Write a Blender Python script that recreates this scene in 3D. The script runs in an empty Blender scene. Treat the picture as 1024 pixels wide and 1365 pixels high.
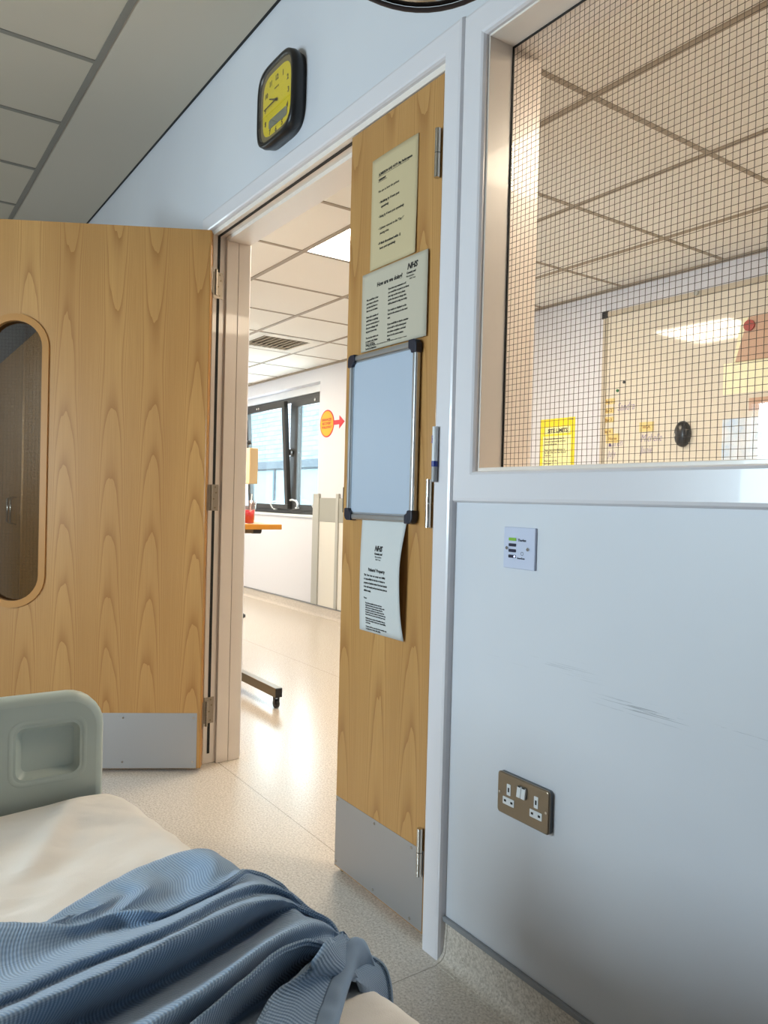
import bpy, bmesh, math, random
from mathutils import Vector, Matrix, noise
random.seed(7)
S = bpy.context.scene
COL = S.collection
FZ = -0.012            # floor level
ZN, ZC = 2.72, 2.28    # ceiling of the bay, ceiling of the corridor
YF = 2.331             # far wall of the corridor
# ------------------------------------------------------------------ materials
def lin(c):
    return tuple((v/255/12.92 if v/255 <= .04045 else ((v/255+.055)/1.055)**2.4) for v in c) + (1,)
def mat(name, col, rough=.5, metal=0, spec=.5, emit=None, es=0, coat=0):
    m = bpy.data.materials.new(name); m.use_nodes = True
    b = m.node_tree.nodes['Principled BSDF']
    b.inputs['Base Color'].default_value = lin(col)
    b.inputs['Roughness'].default_value = rough
    b.inputs['Metallic'].default_value = metal
    b.inputs['Specular IOR Level'].default_value = spec
    b.inputs['Coat Weight'].default_value = coat
    if emit:
        b.inputs['Emission Color'].default_value = lin(emit); b.inputs['Emission Strength'].default_value = es
    return m
class NT:
    def __init__(s, m): s.t = m.node_tree; s.b = s.t.nodes['Principled BSDF']
    def n(s, typ, **k):
        d = s.t.nodes.new(typ)
        for a, v in k.items(): setattr(d, a, v)
        return d
    def l(s, a, b): s.t.links.new(a, b)
    def math(s, op, a, b=None, c=None, clamp=False):
        d = s.n('ShaderNodeMath', operation=op, use_clamp=clamp)
        for i, v in enumerate((a, b, c)):
            if v is None: continue
            if isinstance(v, (int, float)): d.inputs[i].default_value = v
            else: s.l(v, d.inputs[i])
        return d.outputs[0]
    def coord(s, kind='Object'): return s.n('ShaderNodeTexCoord').outputs[kind]
    def mapping(s, v, scale=(1, 1, 1), loc=(0, 0, 0), rot=(0, 0, 0)):
        d = s.n('ShaderNodeMapping'); s.l(v, d.inputs[0])
        d.inputs['Scale'].default_value = scale; d.inputs['Location'].default_value = loc; d.inputs['Rotation'].default_value = rot
        return d.outputs[0]
    def noise(s, v, scale, detail=2, rough=.5):
        d = s.n('ShaderNodeTexNoise'); s.l(v, d.inputs['Vector']); d.inputs['Scale'].default_value = scale
        d.inputs['Detail'].default_value = detail; d.inputs['Roughness'].default_value = rough
        return d.outputs['Fac']
    def ramp(s, f, stops):
        d = s.n('ShaderNodeValToRGB'); s.l(f, d.inputs[0]); e = d.color_ramp.elements
        while len(e) < len(stops): e.new(.5)
        for el, (p, c) in zip(e, stops): el.position = p; el.color = c if len(c) == 4 else lin(c)
        return d.outputs[0]
    def mix(s, f, a, b, mode='MIX'):
        d = s.n('ShaderNodeMix', data_type='RGBA', blend_type=mode)
        for i, v in ((0, f), (6, a), (7, b)):
            if isinstance(v, (int, float)): d.inputs[i].default_value = v
            elif isinstance(v, tuple): d.inputs[i].default_value = v if len(v) == 4 else lin(v)
            else: s.l(v, d.inputs[i])
        return d.outputs[2]
    def bump(s, h, strength=.3, dist=.001):
        d = s.n('ShaderNodeBump'); s.l(h, d.inputs['Height']); d.inputs['Strength'].default_value = strength
        d.inputs['Distance'].default_value = dist; s.l(d.outputs[0], s.b.inputs['Normal'])
    def color(s, c): s.l(c, s.b.inputs['Base Color'])
    def rough(s, c): s.l(c, s.b.inputs['Roughness'])

def m_paint(name, col, rough, bump=.15, sc=60):
    m = mat(name, col, rough); t = NT(m); co = t.coord()
    t.bump(t.noise(co, sc, 4), bump, .001); return m
M = {}
def m_wall():
    m = mat('wall paint', (208, 211, 217), .42); t = NT(m); co = t.coord()
    # scuffs left by the bed: thin strokes that rise gently, in one patch
    sx = t.n('ShaderNodeSeparateXYZ'); t.l(co, sx.inputs[0]); x, z = sx.outputs['X'], sx.outputs['Z']
    mp = t.mapping(co, (5, 1, 260), rot=(0, math.radians(4), 0))
    st = t.math('GREATER_THAN', t.noise(mp, 1.0, 3, .6), .6)
    def gate(v, lo, hi, soft):
        a = t.math('DIVIDE', t.math('SUBTRACT', v, lo), soft, clamp=True); b = t.math('DIVIDE', t.math('SUBTRACT', hi, v), soft, clamp=True)
        return t.math('MULTIPLY', a, b)
    zz = t.math('ADD', z, t.math('MULTIPLY', t.math('SUBTRACT', x, -.78), -.02))
    g = t.math('MULTIPLY', gate(x, -.96, -.58, .1), gate(zz, .682, .716, .014))
    f = t.math('MULTIPLY', t.math('MULTIPLY', st, g), .5)
    big = t.math('MULTIPLY', t.math('MULTIPLY', gate(x, -1.25, -.9, .1), gate(z, .70, .76, .02)), t.math('MULTIPLY', st, .15))
    tone = t.ramp(t.noise(co, 1.6, 3), [(.3, (205, 207, 214)), (.7, (213, 215, 220))])
    t.color(t.mix(t.math('MAXIMUM', f, big), tone, (96, 104, 114)))
    t.bump(t.noise(co, 90, 5), .12, .001); return m
def m_floor():
    m = mat('speckled vinyl floor', (190, 180, 166), .26); t = NT(m); co = t.coord()
    base = t.ramp(t.noise(co, 160, 3, .7), [(.35, (178, 168, 156)), (.5, (202, 192, 180)), (.68, (222, 213, 202))])
    sp = t.n('ShaderNodeTexVoronoi', feature='F1'); t.l(co, sp.inputs['Vector']); sp.inputs['Scale'].default_value = 120
    dk = t.math('MULTIPLY', t.math('LESS_THAN', sp.outputs['Distance'], .17), .45)
    c = t.mix(dk, base, (128, 118, 108))
    sx = t.n('ShaderNodeSeparateXYZ'); t.l(co, sx.inputs[0]); x, y = sx.outputs['X'], sx.outputs['Y']
    s1 = t.math('LESS_THAN', t.math('ABSOLUTE', t.math('SUBTRACT', y, .06)), .0016)
    s2 = t.math('MULTIPLY', t.math('LESS_THAN', t.math('ABSOLUTE', t.math('ADD', x, 1.345)), .0016), t.math('LESS_THAN', y, .06))
    s3 = t.math('LESS_THAN', t.math('ABSOLUTE', t.math('SUBTRACT', y, 1.25)), .0016)
    seam = t.math('MAXIMUM', t.math('MAXIMUM', s1, s2), s3)
    t.color(t.mix(t.math('MULTIPLY', seam, .55), c, (110, 100, 88)))
    t.b.inputs['Roughness'].default_value = .23; t.bump(t.noise(co, 7, 2), .07, .002); return m
def m_wood(name, shift=0, tone=0):
    m = mat(name, (190, 140, 80), .38, coat=.15); t = NT(m); co = t.coord()
    sx = t.n('ShaderNodeSeparateXYZ'); t.l(co, sx.inputs[0]); x, z = sx.outputs['X'], sx.outputs['Z']
    wl = t.noise(t.mapping(co, (4, 1, 1.1), loc=(shift, 0, 0)), 1, 2)
    wf = t.noise(t.mapping(co, (28, 1, 3)), 1, 2)
    u = t.math('PINGPONG', t.math('ADD', t.math('ADD', x, 3+shift), t.math('MULTIPLY', wl, .03)), .157)
    du = t.math('SUBTRACT', u, .085)
    sn = t.noise(t.mapping(co, (2.2, 1, .01), loc=(5+shift, 0, 0)), 1, 0)
    zc = t.math('ADD', t.math('SUBTRACT', z, 1.72), t.math('MULTIPLY', t.math('SUBTRACT', sn, .5), 1.3))
    az = t.math('SQRT', t.math('ADD', t.math('MULTIPLY', zc, zc), .03))
    d2 = t.math('MULTIPLY', du, du)
    g = t.math('SUBTRACT', t.math('MULTIPLY', az, 4.2), t.math('ADD', t.math('MULTIPLY', d2, 330), t.math('MULTIPLY', t.math('MULTIPLY', d2, d2), 2.6e5)))
    g = t.math('ADD', g, t.math('ADD', t.math('MULTIPLY', wl, 1.6), t.math('MULTIPLY', wf, .55)))
    fr = t.math('FRACT', g)
    line = t.math('POWER', fr, 4.0)                        # soft rise, sharp latewood edge
    fine = t.noise(t.mapping(co, (230, 1, 3.5)), 1, 3, .6)
    br = t.noise(t.mapping(co, (5, 1, .5), loc=(3+shift, 0, 0)), 1, 2)
    c = t.ramp(br, [(.3, (178-tone, 132-tone, 76-tone)), (.7, (196-tone, 150-tone, 90-tone))])
    c = t.mix(t.math('MULTIPLY', line, .65), c, (140-tone, 88-tone, 38))
    c = t.mix(t.math('MULTIPLY', t.math('SUBTRACT', fine, .32, clamp=True), .9), c, (158-tone, 108-tone, 54))
    t.color(c); t.bump(fine, .05, .001); return m
def m_glass(name, refl=.0, tint=(1, 1, 1, 1)):
    m = bpy.data.materials.new(name); m.use_nodes = True; t = m.node_tree; t.nodes.clear()
    o = t.nodes.new('ShaderNodeOutputMaterial'); mx = t.nodes.new('ShaderNodeMixShader')
    tr = t.nodes.new('ShaderNodeBsdfTransparent'); tr.inputs[0].default_value = tint
    gl = t.nodes.new('ShaderNodeBsdfGlossy'); gl.inputs['Roughness'].default_value = .01
    lw = t.nodes.new('ShaderNodeLayerWeight')
    pw = t.nodes.new('ShaderNodeMath'); pw.operation = 'POWER'; pw.inputs[1].default_value = 5; t.links.new(lw.outputs['Facing'], pw.inputs[0])
    ad = t.nodes.new('ShaderNodeMath'); ad.operation = 'MULTIPLY_ADD'; ad.use_clamp = True; ad.inputs[1].default_value = .95; ad.inputs[2].default_value = .04+refl
    t.links.new(pw.outputs[0], ad.inputs[0]); t.links.new(ad.outputs[0], mx.inputs[0])
    t.links.new(tr.outputs[0], mx.inputs[1]); t.links.new(gl.outputs[0], mx.inputs[2]); t.links.new(mx.outputs[0], o.inputs[0])
    return m
def m_steel(name, col=(170, 168, 165), rough=.38):
    m = mat(name, col, rough, 1); t = NT(m); co = t.coord()
    n = t.noise(t.mapping(co, (3, 3, 400)), 1, 3); t.bump(n, .08, .0005); return m
def m_brick():
    m = mat('pale brick', (190, 190, 192), .8); t = NT(m); co = t.coord()
    mp = t.mapping(co, (1, 1, 1), rot=(math.radians(-90), 0, 0))
    b = t.n('ShaderNodeTexBrick'); t.l(mp, b.inputs['Vector'])
    b.inputs['Color1'].default_value = lin((196, 206, 210)); b.inputs['Color2'].default_value = lin((176, 192, 198)); b.inputs['Mortar'].default_value = lin((120, 138, 148))
    b.inputs['Scale'].default_value = 1; b.inputs['Mortar Size'].default_value = .007; b.inputs['Brick Width'].default_value = .33; b.inputs['Row Height'].default_value = .115
    t.color(b.outputs[0]); return m
def m_blanket():
    m = mat('blue waffle blanket', (112, 142, 176), .85, spec=.25); t = NT(m)
    uv = t.coord('UV'); sx = t.n('ShaderNodeSeparateXYZ'); t.l(uv, sx.inputs[0])
    P = 2*math.pi/.0037
    s = t.math('SINE', t.math('MULTIPLY', sx.outputs['X'], P))
    s2 = t.math('SINE', t.math('MULTIPLY', sx.outputs['Y'], 2*math.pi/.0028))
    h = t.math('ADD', t.math('MULTIPLY', s, .5), t.math('MULTIPLY', s2, .16))
    f = t.math('MULTIPLY_ADD', h, .5, .5, clamp=True)
    fuzz = t.noise(uv, 900, 2)
    c = t.ramp(f, [(.0, (96, 120, 150)), (.45, (132, 158, 188)), (1, (178, 200, 222))])
    t.color(t.mix(t.math('MULTIPLY', fuzz, .25), c, (140, 160, 184)))
    t.b.inputs['Sheen Weight'].default_value = .25
    t.bump(h, .55, .0009); return m
def m_tile(name, col):
    m = mat(name, col, .95, spec=.1); t = NT(m); co = t.coord()
    n = t.noise(co, 260, 3, .8); t.bump(n, .25, .001); return m
def m_sheet():
    m = mat('white cotton sheet', (240, 234, 227), .85, spec=.2); t = NT(m); co = t.coord()
    t.bump(t.math('ADD', t.noise(t.mapping(co, (1, .55, 1), rot=(0, 0, .6)), 22, 2, .5), t.math('MULTIPLY', t.noise(co, 700, 2), .04)), .7, .011); return m
def m_foot():
    m = mat('grey green moulded plastic', (190, 200, 191), .38); t = NT(m); co = t.coord()
    t.bump(t.noise(co, 500, 2), .1, .0004); return m
def m_trim(name, col, r):
    m = mat(name, col, r, coat=.2); t = NT(m); co = t.coord()
    t.bump(t.noise(t.mapping(co, (40, 40, 4)), 1, 3), .12, .0012); return m
def m_window_reflection():   # window reflection painted as pale blue noise
    m = mat('pale blue poster', (225, 235, 245), .35); t = NT(m); co = t.coord()
    t.color(t.ramp(t.noise(co, 9, 4, .6), [(.35, (236, 240, 246)), (.55, (212, 226, 240)), (.7, (168, 200, 232))])); return m
M['wall'] = m_wall(); M['floor'] = m_floor()
M['wood'] = m_wood('ash veneer'); M['wood2'] = m_wood('ash veneer narrow leaf', 1.37, 0)
M['lip'] = mat('ash lipping', (176, 124, 62), .35, coat=.2)
M['trim'] = m_trim('white gloss paint', (218, 215, 219), .28)
M['lining'] = m_trim('cream gloss paint', (232, 221, 210), .3)
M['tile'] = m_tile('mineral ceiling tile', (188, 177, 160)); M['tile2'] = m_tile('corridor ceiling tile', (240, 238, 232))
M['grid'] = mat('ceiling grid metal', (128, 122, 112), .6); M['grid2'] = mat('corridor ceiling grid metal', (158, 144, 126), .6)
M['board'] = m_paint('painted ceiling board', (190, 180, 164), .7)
M['black'] = mat('black rubber', (14, 14, 15), .6); M['blackp'] = mat('black plastic', (20, 20, 22), .32)
M['steel'] = m_steel('brushed steel', (188, 186, 184), .42); M['kick'] = m_steel('satin aluminium plate', (184, 184, 186), .5)
M['chrome'] = mat('polished steel', (200, 198, 194), .16, 1); M['nickel'] = m_steel('satin nickel plate', (150, 138, 122), .3)
M['hinge'] = m_steel('dull steel hinge', (158, 148, 134), .4)
M['wire'] = mat('glazing wire', (62, 50, 38), .6); M['wpane'] = m_glass('wired glass'); M['dpane'] = m_glass('door glass', .06, (.6, .58, .55, 1)); M['pane'] = m_glass('window glass', .02, (.9, .97, .97, 1))
M['paper'] = mat('cream paper', (194, 176, 138), .8); M['paper2'] = mat('off white paper', (186, 177, 158), .8); M['paper3'] = mat('white paper', (196, 198, 197), .7)
M['ink'] = mat('black ink', (26, 24, 24), .8); M['wbface'] = mat('whiteboard surface', (176, 187, 202), .22); M['wbfar'] = mat('glossy whiteboard surface', (222, 214, 198), .05, spec=.55)
M['alu'] = mat('anodised aluminium', (192, 194, 196), .3, .9); M['navy'] = mat('dark navy plastic', (26, 28, 44), .4)
M['yellow'] = mat('yellow clock face', (226, 200, 20), .5); M['lcd'] = mat('grey liquid crystal display', (120, 122, 108), .3)
M['hand'] = mat('dark brown clock hand', (70, 54, 22), .5)
M['dframe'] = mat('dark grey window frame', (52, 50, 48), .4); M['brick'] = m_brick()
M['orange'] = mat('orange yellow sign vinyl', (244, 168, 12), .5); M['red'] = mat('red sign vinyl', (206, 26, 44), .5); M['dred'] = mat('dark red ink', (170, 40, 30), .6)
M['grey'] = mat('grey wall protection', (176, 176, 170), .5); M['cream'] = mat('cream protection sheet', (222, 218, 208), .45)
M['capping'] = mat('grey skirting capping', (136, 138, 142), .5); M['lightp'] = mat('luminous ceiling panel', (255, 240, 210), .5, emit=(255, 237, 210), es=29)
M['cove'] = M['floor']; M['white'] = mat('white plastic', (226, 228, 230), .35); M['panelw'] = mat('pale lilac control plate', (196, 202, 222), .35)
M['sheet'] = m_sheet(); M['blanket'] = m_blanket(); M['hem'] = mat('blue blanket hem', (140, 162, 188), .85); M['foot'] = m_foot()
M['mirror'] = mat('convex mirror surface', (196, 194, 190), .12, 1)
M['green'] = mat('green button', (100, 140, 40), .4, emit=(120, 190, 30), es=.25); M['navyb'] = mat('navy button', (22, 24, 52), .35); M['led'] = mat('blue white indicator', (220, 230, 255), .4, emit=(190, 205, 255), es=5)
M['ynote'] = mat('yellow notice card', (246, 222, 20), .5); M['ynote2'] = mat('pale yellow print area', (250, 244, 176), .5); M['hw'] = mat('violet marker ink', (128, 112, 158), .7); M['tan'] = mat('yellow magnetic strip', (224, 200, 130), .5)
M['pinkp'] = mat('brown pink patch', (198, 164, 140), .6); M['redm'] = mat('red disc', (160, 44, 34), .4); M['creamc'] = mat('pale cream card', (244, 240, 206), .5); M['window_reflection'] = m_window_reflection()
M['table'] = mat('orange beech laminate', (206, 140, 48), .4); M['bronze'] = mat('bronze painted steel', (128, 112, 84), .35, .3); M['drink'] = mat('red juice', (214, 26, 66), .2); M['clear'] = m_glass('clear plastic', .06)
M['beige'] = mat('cream box casing', (232, 204, 158), .5); M['cup'] = mat('brown laminate', (190, 142, 84), .5); M['ventm'] = mat('cream vent louvre', (206, 196, 178), .5); M['dark'] = mat('dark recess', (40, 38, 36), .8)
M['fpane'] = mat('pale blue reflecting glass', (170, 208, 216), .12, spec=.8); M['fframe'] = mat('grey building frame', (110, 124, 132), .5); M['penw'] = mat('white pen body', (206, 208, 210), .35); M['penb'] = mat('blue pen band', (30, 50, 130), .4); M['grass'] = mat('olive hedge leaves', (120, 126, 70), .9)
# ------------------------------------------------------------------ mesh helpers
def bx(bm, x0, x1, y0, y1, z0, z1, mi=0):
    v = [bm.verts.new((x, y, z)) for x in (x0, x1) for y in (y0, y1) for z in (z0, z1)]
    for f in ((0, 1, 3, 2), (4, 6, 7, 5), (0, 4, 5, 1), (2, 3, 7, 6), (0, 2, 6, 4), (1, 5, 7, 3)):
        bm.faces.new([v[i] for i in f]).material_index = mi
    return v
def cyl(bm, p, q, r, n=20, r2=None):
    p, q = Vector(p), Vector(q); r2 = r if r2 is None else r2; d = (q-p).normalized()
    a = d.orthogonal().normalized(); b = d.cross(a)
    A = [bm.verts.new(p+(a*math.cos(t)+b*math.sin(t))*r) for t in [2*math.pi*i/n for i in range(n)]]
    B = [bm.verts.new(q+(a*math.cos(t)+b*math.sin(t))*r2) for t in [2*math.pi*i/n for i in range(n)]]
    sd = [bm.faces.new((A[i], A[(i+1) % n], B[(i+1) % n], B[i])) for i in range(n)]
    for f in sd: f.smooth = True
    ca, cb_ = bm.faces.new(A[::-1]), bm.faces.new(B)
    for f in (ca, cb_):
        for e in f.edges: e.smooth = False
def lathe(bm, prof, c=(0, 0, 0), n=32):
    rings = []
    for r, z in prof:
        rings.append([bm.verts.new((c[0]+r*math.cos(2*math.pi*i/n), c[1]+r*math.sin(2*math.pi*i/n), c[2]+z)) for i in range(n)])
    for A, B in zip(rings, rings[1:]):
        for i in range(n): bm.faces.new((A[i], A[(i+1) % n], B[(i+1) % n], B[i])).smooth = True
    bm.faces.new(rings[0][::-1]); bm.faces.new(rings[-1])
def tube(bm, pts, r, n=10):
    pts = [Vector(p) for p in pts]; prev = None; rings = []
    for i, p in enumerate(pts):
        d = (pts[min(i+1, len(pts)-1)]-pts[max(i-1, 0)]).normalized()
        a = d.orthogonal().normalized() if prev is None else (prev-d*prev.dot(d)).normalized(); prev = a; b = d.cross(a)
        rings.append([bm.verts.new(p+(a*math.cos(2*math.pi*k/n)+b*math.sin(2*math.pi*k/n))*r) for k in range(n)])
    for A, B in zip(rings, rings[1:]):
        for k in range(n): bm.faces.new((A[k], A[(k+1) % n], B[(k+1) % n], B[k])).smooth = True
    bm.faces.new(rings[0][::-1]); bm.faces.new(rings[-1])
def prism(bm, pts, y0, y1):          # outline in x,z extruded along y
    A = [bm.verts.new((x, y0, z)) for x, z in pts]; B = [bm.verts.new((x, y1, z)) for x, z in pts]; n = len(pts)
    for i in range(n): bm.faces.new((A[i], A[(i+1) % n], B[(i+1) % n], B[i]))
    bm.faces.new(A[::-1]); bm.faces.new(B)
def obj(name, bm, m, parent=None, bevel=0, seg=2, smooth=False, loc=None):
    me = bpy.data.meshes.new(name)
    if isinstance(bm, bmesh.types.BMesh):
        bmesh.ops.recalc_face_normals(bm, faces=bm.faces[:]); bm.to_mesh(me); bm.free()
    else: me = bm; me.name = name
    for k in (m if isinstance(m, (list, tuple)) else [m]): me.materials.append(k)
    o = bpy.data.objects.new(name, me); COL.objects.link(o)
    if parent: o.parent = parent
    if loc: o.location = loc
    if bevel:
        b = o.modifiers.new('bevel', 'BEVEL'); b.width = bevel; b.segments = seg; b.limit_method = 'ANGLE'; b.angle_limit = math.radians(40)
    if smooth:
        for p in me.polygons: p.use_smooth = True
    return o
def new(): return bmesh.new()
def box(name, m, parent, x0, x1, y0, y1, z0, z1, bevel=0, seg=2):
    b = new(); bx(b, x0, x1, y0, y1, z0, z1); return obj(name, b, m, parent, bevel, seg)
def pbox(name, m, p, x0, x1, y0, y1, z0, z1, bevel=0, seg=2):     # box given in world coordinates under an unrotated empty
    l = p.location
    return box(name, m, p, x0-l.x, x1-l.x, y0-l.y, y1-l.y, z0-l.z, z1-l.z, bevel, seg)
def empty(name, loc, rz=0, label=None, cat=None, group=None, kind=None):
    o = bpy.data.objects.new(name, None); COL.objects.link(o); o.location = loc; o.rotation_euler = (0, 0, rz); o.empty_display_size = .05
    return tag(o, label, cat, group, kind)
def tag(o, label=None, cat=None, group=None, kind=None):
    if label: o['label'] = label
    if cat: o['category'] = cat
    if group: o['group'] = group
    if kind: o['kind'] = kind
    return o
def shape(outlines, y0, y1, res=1):      # flat shape with holes, x,z outlines, solid between y0 and y1
    cu = bpy.data.curves.new('c', 'CURVE'); cu.dimensions = '2D'; cu.fill_mode = 'BOTH'; cu.extrude = abs(y1-y0)/2
    for pts in outlines:
        s = cu.splines.new('POLY'); s.points.add(len(pts)-1); s.use_cyclic_u = True
        for p, (x, z) in zip(s.points, pts): p.co = (x, z, 0, 1)
    o = bpy.data.objects.new('c', cu); COL.objects.link(o); bpy.context.view_layer.update()
    me = bpy.data.meshes.new_from_object(o.evaluated_get(bpy.context.evaluated_depsgraph_get()))
    bpy.data.objects.remove(o); bpy.data.curves.remove(cu)
    me.transform(Matrix(((1, 0, 0, 0), (0, 0, -1, (y0+y1)/2), (0, 1, 0, 0), (0, 0, 0, 1))))
    return me
def text_into(bm, s, size, x, z, y, align='LEFT', bold=0, shear=0, sx=1, thick=.0003, flip=False):
    cu = bpy.data.curves.new('t', 'FONT'); cu.body = s; cu.size = size; cu.align_x = align; cu.offset = bold; cu.shear = shear; cu.extrude = thick/2; cu.resolution_u = 2
    o = bpy.data.objects.new('t', cu); COL.objects.link(o); bpy.context.view_layer.update()
    me = bpy.data.meshes.new_from_object(o.evaluated_get(bpy.context.evaluated_depsgraph_get()))
    bpy.data.objects.remove(o); bpy.data.curves.remove(cu)
    k = -1 if flip else 1
    me.transform(Matrix(((sx*k, 0, 0, x), (0, 0, -k, y), (0, 1, 0, z), (0, 0, 0, 1))))
    bm.from_mesh(me); bpy.data.meshes.remove(me)
def rrect(x0, x1, z0, z1, r, n=6):
    pts = []
    for cx, cz, a in ((x1-r, z1-r, 0), (x0+r, z1-r, 90), (x0+r, z0+r, 180), (x1-r, z0+r, 270)):
        for i in range(n+1):
            t = math.radians(a+90*i/n); pts.append((cx+r*math.cos(t), cz+r*math.sin(t)))
    return pts
def loft(bm, A, B):
    n = len(A)
    for i in range(n): bm.faces.new((A[i], A[(i+1) % n], B[(i+1) % n], B[i])).smooth = True
# ------------------------------------------------------------------ camera
CR, CU, CF = Vector((0.567964, 0.822664, 0.025309)), Vector((-0.026271, -0.012614, 0.999575)), Vector((-0.822634, 0.568388, -0.014447))
cam = bpy.data.cameras.new('camera'); co = bpy.data.objects.new('camera', cam); COL.objects.link(co); S.camera = co
m4 = Matrix.Identity(4)
for i in range(3): m4[i][0], m4[i][1], m4[i][2] = CR[i], CU[i], -CF[i]
m4.translation = Vector((0, -1.13931, 1.05554)); co.matrix_world = m4
cam.sensor_fit = 'HORIZONTAL'; cam.sensor_width = 36; cam.lens = 1012.26/1024*36; cam.clip_start = .02
# ------------------------------------------------------------------ shell
def struct(o, label=None): o['kind'] = 'structure'; 
XL, XR, YB = -6.0, 1.6, -3.0
b = new(); bx(b, -9.6, 2.4, YB-.15, YF+.25, FZ-.1, FZ); o = obj('floor', b, M['floor']); tag(o, 'speckled beige vinyl floor', None, None, 'structure')
# wall with the doorway (door opening, then internal window)
DX0, DX1, DZ = -2.900, -1.415, 2.112
WX0, WX1, WZ0, WZ1 = -1.299, -.335, 1.112, 2.113
b = new()
for x0, x1, z0, z1 in ((-9.6, DX0, FZ, 2.9), (DX0, DX1, DZ, 2.9), (DX1, WX0, FZ, 2.9), (WX0, WX1, FZ, WZ0), (WX0, WX1, WZ1, 2.9), (WX1, 2.4, FZ, 2.9)):
    bx(b, x0, x1, 0, .15, z0, z1)
bmesh.ops.remove_doubles(b, verts=b.verts[:], dist=1e-5)
tag(obj('wall_front', b, M['wall']), 'pale painted wall between bay and corridor', None, None, 'structure')
# bay walls
NWX0, NWX1, NWZ0, NWZ1 = -2.55, -1.45, .80, 1.74
b = new()
for x0, x1, z0, z1 in ((XL, NWX0, FZ, 2.9), (NWX1, XR, FZ, 2.9), (NWX0, NWX1, FZ, NWZ0), (NWX0, NWX1, NWZ1, 2.9)): bx(b, x0, x1, YB-.15, YB, z0, z1)
tag(obj('wall_back', b, M['wall']), None, None, None, 'structure')
b = new()
for y0, y1, z0, z1 in ((YB, -2.5, FZ, 2.9), (-1.3, 0, FZ, 2.9), (-2.5, -1.3, FZ, 1.15), (-2.5, -1.3, 2.05, 2.9)): bx(b, XL-.15, XL, y0, y1, z0, z1)
tag(obj('wall_left', b, M['wall']), None, None, None, 'structure')
w4 = empty('added_window', (XL-.07, -1.9, 1.6), 0, 'added side window of the bay, out of view, to light the ceiling', None, None, 'structure')  # unseen window, added to brighten the ceiling and upper wall
pbox('glass', M['pane'], w4, XL-.08, XL-.074, -2.46, -1.34, 1.19, 2.01)
b = new()
for y0, y1, z0, z1 in ((-.6, .6, -.45, -.41), (-.6, .6, .41, .45), (-.6, -.56, -.41, .41), (.56, .6, -.41, .41)): bx(b, -.05, .0, y0, y1, z0, z1)
obj('frame', b, M['dframe'], w4)
ct = new(); N = 180; A_, B_ = [], []
for i in range(N+1):
    x = -1.32+2.6*i/N; y = YB+.09+.035*math.sin(i*.55)+.012*math.sin(i*1.3+1)
    A_.append((ct.verts.new((x, y, .18)), ct.verts.new((x, y, 2.35))))
for p_, q_ in zip(A_, A_[1:]): ct.faces.new((p_[0], q_[0], q_[1], p_[1])).smooth = True
ct = obj('curtain', ct, mat('tan brown curtain', (150, 112, 72), .9)); s_ = ct.modifiers.new('t', 'SOLIDIFY'); s_.thickness = .004
tag(ct, 'tan brown curtain reflected dimly in the door glass', 'curtain')
tag(box('wall_right', M['wall'], None, XR, XR+.15, YB, 0, FZ, 2.9), None, None, None, 'structure')
# bay ceiling
ce = empty('ceiling', (-2, -2, ZN), 0, 'grey tiled suspended ceiling over the bay', None, None, 'structure')
def rel(p, x, y, z): return (x-p.location.x, y-p.location.y, z-p.location.z)
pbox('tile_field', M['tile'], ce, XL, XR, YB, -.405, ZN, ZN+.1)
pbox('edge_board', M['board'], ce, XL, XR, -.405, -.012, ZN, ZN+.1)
b = new(); l = ce.location
y = -.405
while y > YB: bx(b, XL-l.x, XR-l.x, y-.012-l.y, y+.012-l.y, -.004, .002); y -= .6
x = -3.0857+.6*7
while x > XL: bx(b, x-.012-l.x, x+.012-l.x, YB-l.y, -.405-l.y, -.0035, .002); x -= .6
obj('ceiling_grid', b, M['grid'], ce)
pbox('shadow_gap', M['black'], ce, XL, XR, -.012, 0, ZN+.002, ZN+.1)
# corridor ceiling
c2 = empty('ceiling.001', (-3, 1.2, ZC), 0, 'cream tiled suspended ceiling over the corridor', None, None, 'structure'); l = c2.location
HX0, HX1, HY0, HY1 = -3.345, -2.745, .648, 1.248
b = new(); CX = sorted([-3.945+.6*k for k in range(-9, 9)])
lights = [(-3.345, .648), (-6.345, .648), (-.945, .648), (-8.145, .648)]
VX, VY = -5.745, 1.248
YR = [.15, .648, 1.248, 1.848, YF]
cells = [(round(a, 3), round(c, 3)) for a, c in lights]+[(round(VX, 3), round(VY, 3))]
for xa in CX:
    for ya, yb in zip(YR, YR[1:]):
        if (round(xa, 3), round(ya, 3)) in cells: continue
        bx(b, xa-l.x, xa+.6-l.x, ya-l.y, yb-l.y, 0, .02)
obj('tile_field', b, M['tile2'], c2)
b = new()
for yy in YR[1:-1]: bx(b, -9.6-l.x, 2.2-l.x, yy-.012-l.y, yy+.012-l.y, -.004, .03)
for xa in CX: bx(b, xa-.010-l.x, xa+.010-l.x, .15-l.y, YF-l.y, -.003, .03)
obj('ceiling_grid', b, M['grid2'], c2)
pbox('edge_angle', M['grid2'], c2, -9.6, 2.2, YF-.02, YF, ZC-.014, ZC-.001)
pbox('soffit_slab', M['dark'], c2, -9.6, 2.4, .15, YF, ZC+.15, ZC+.2)
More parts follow.
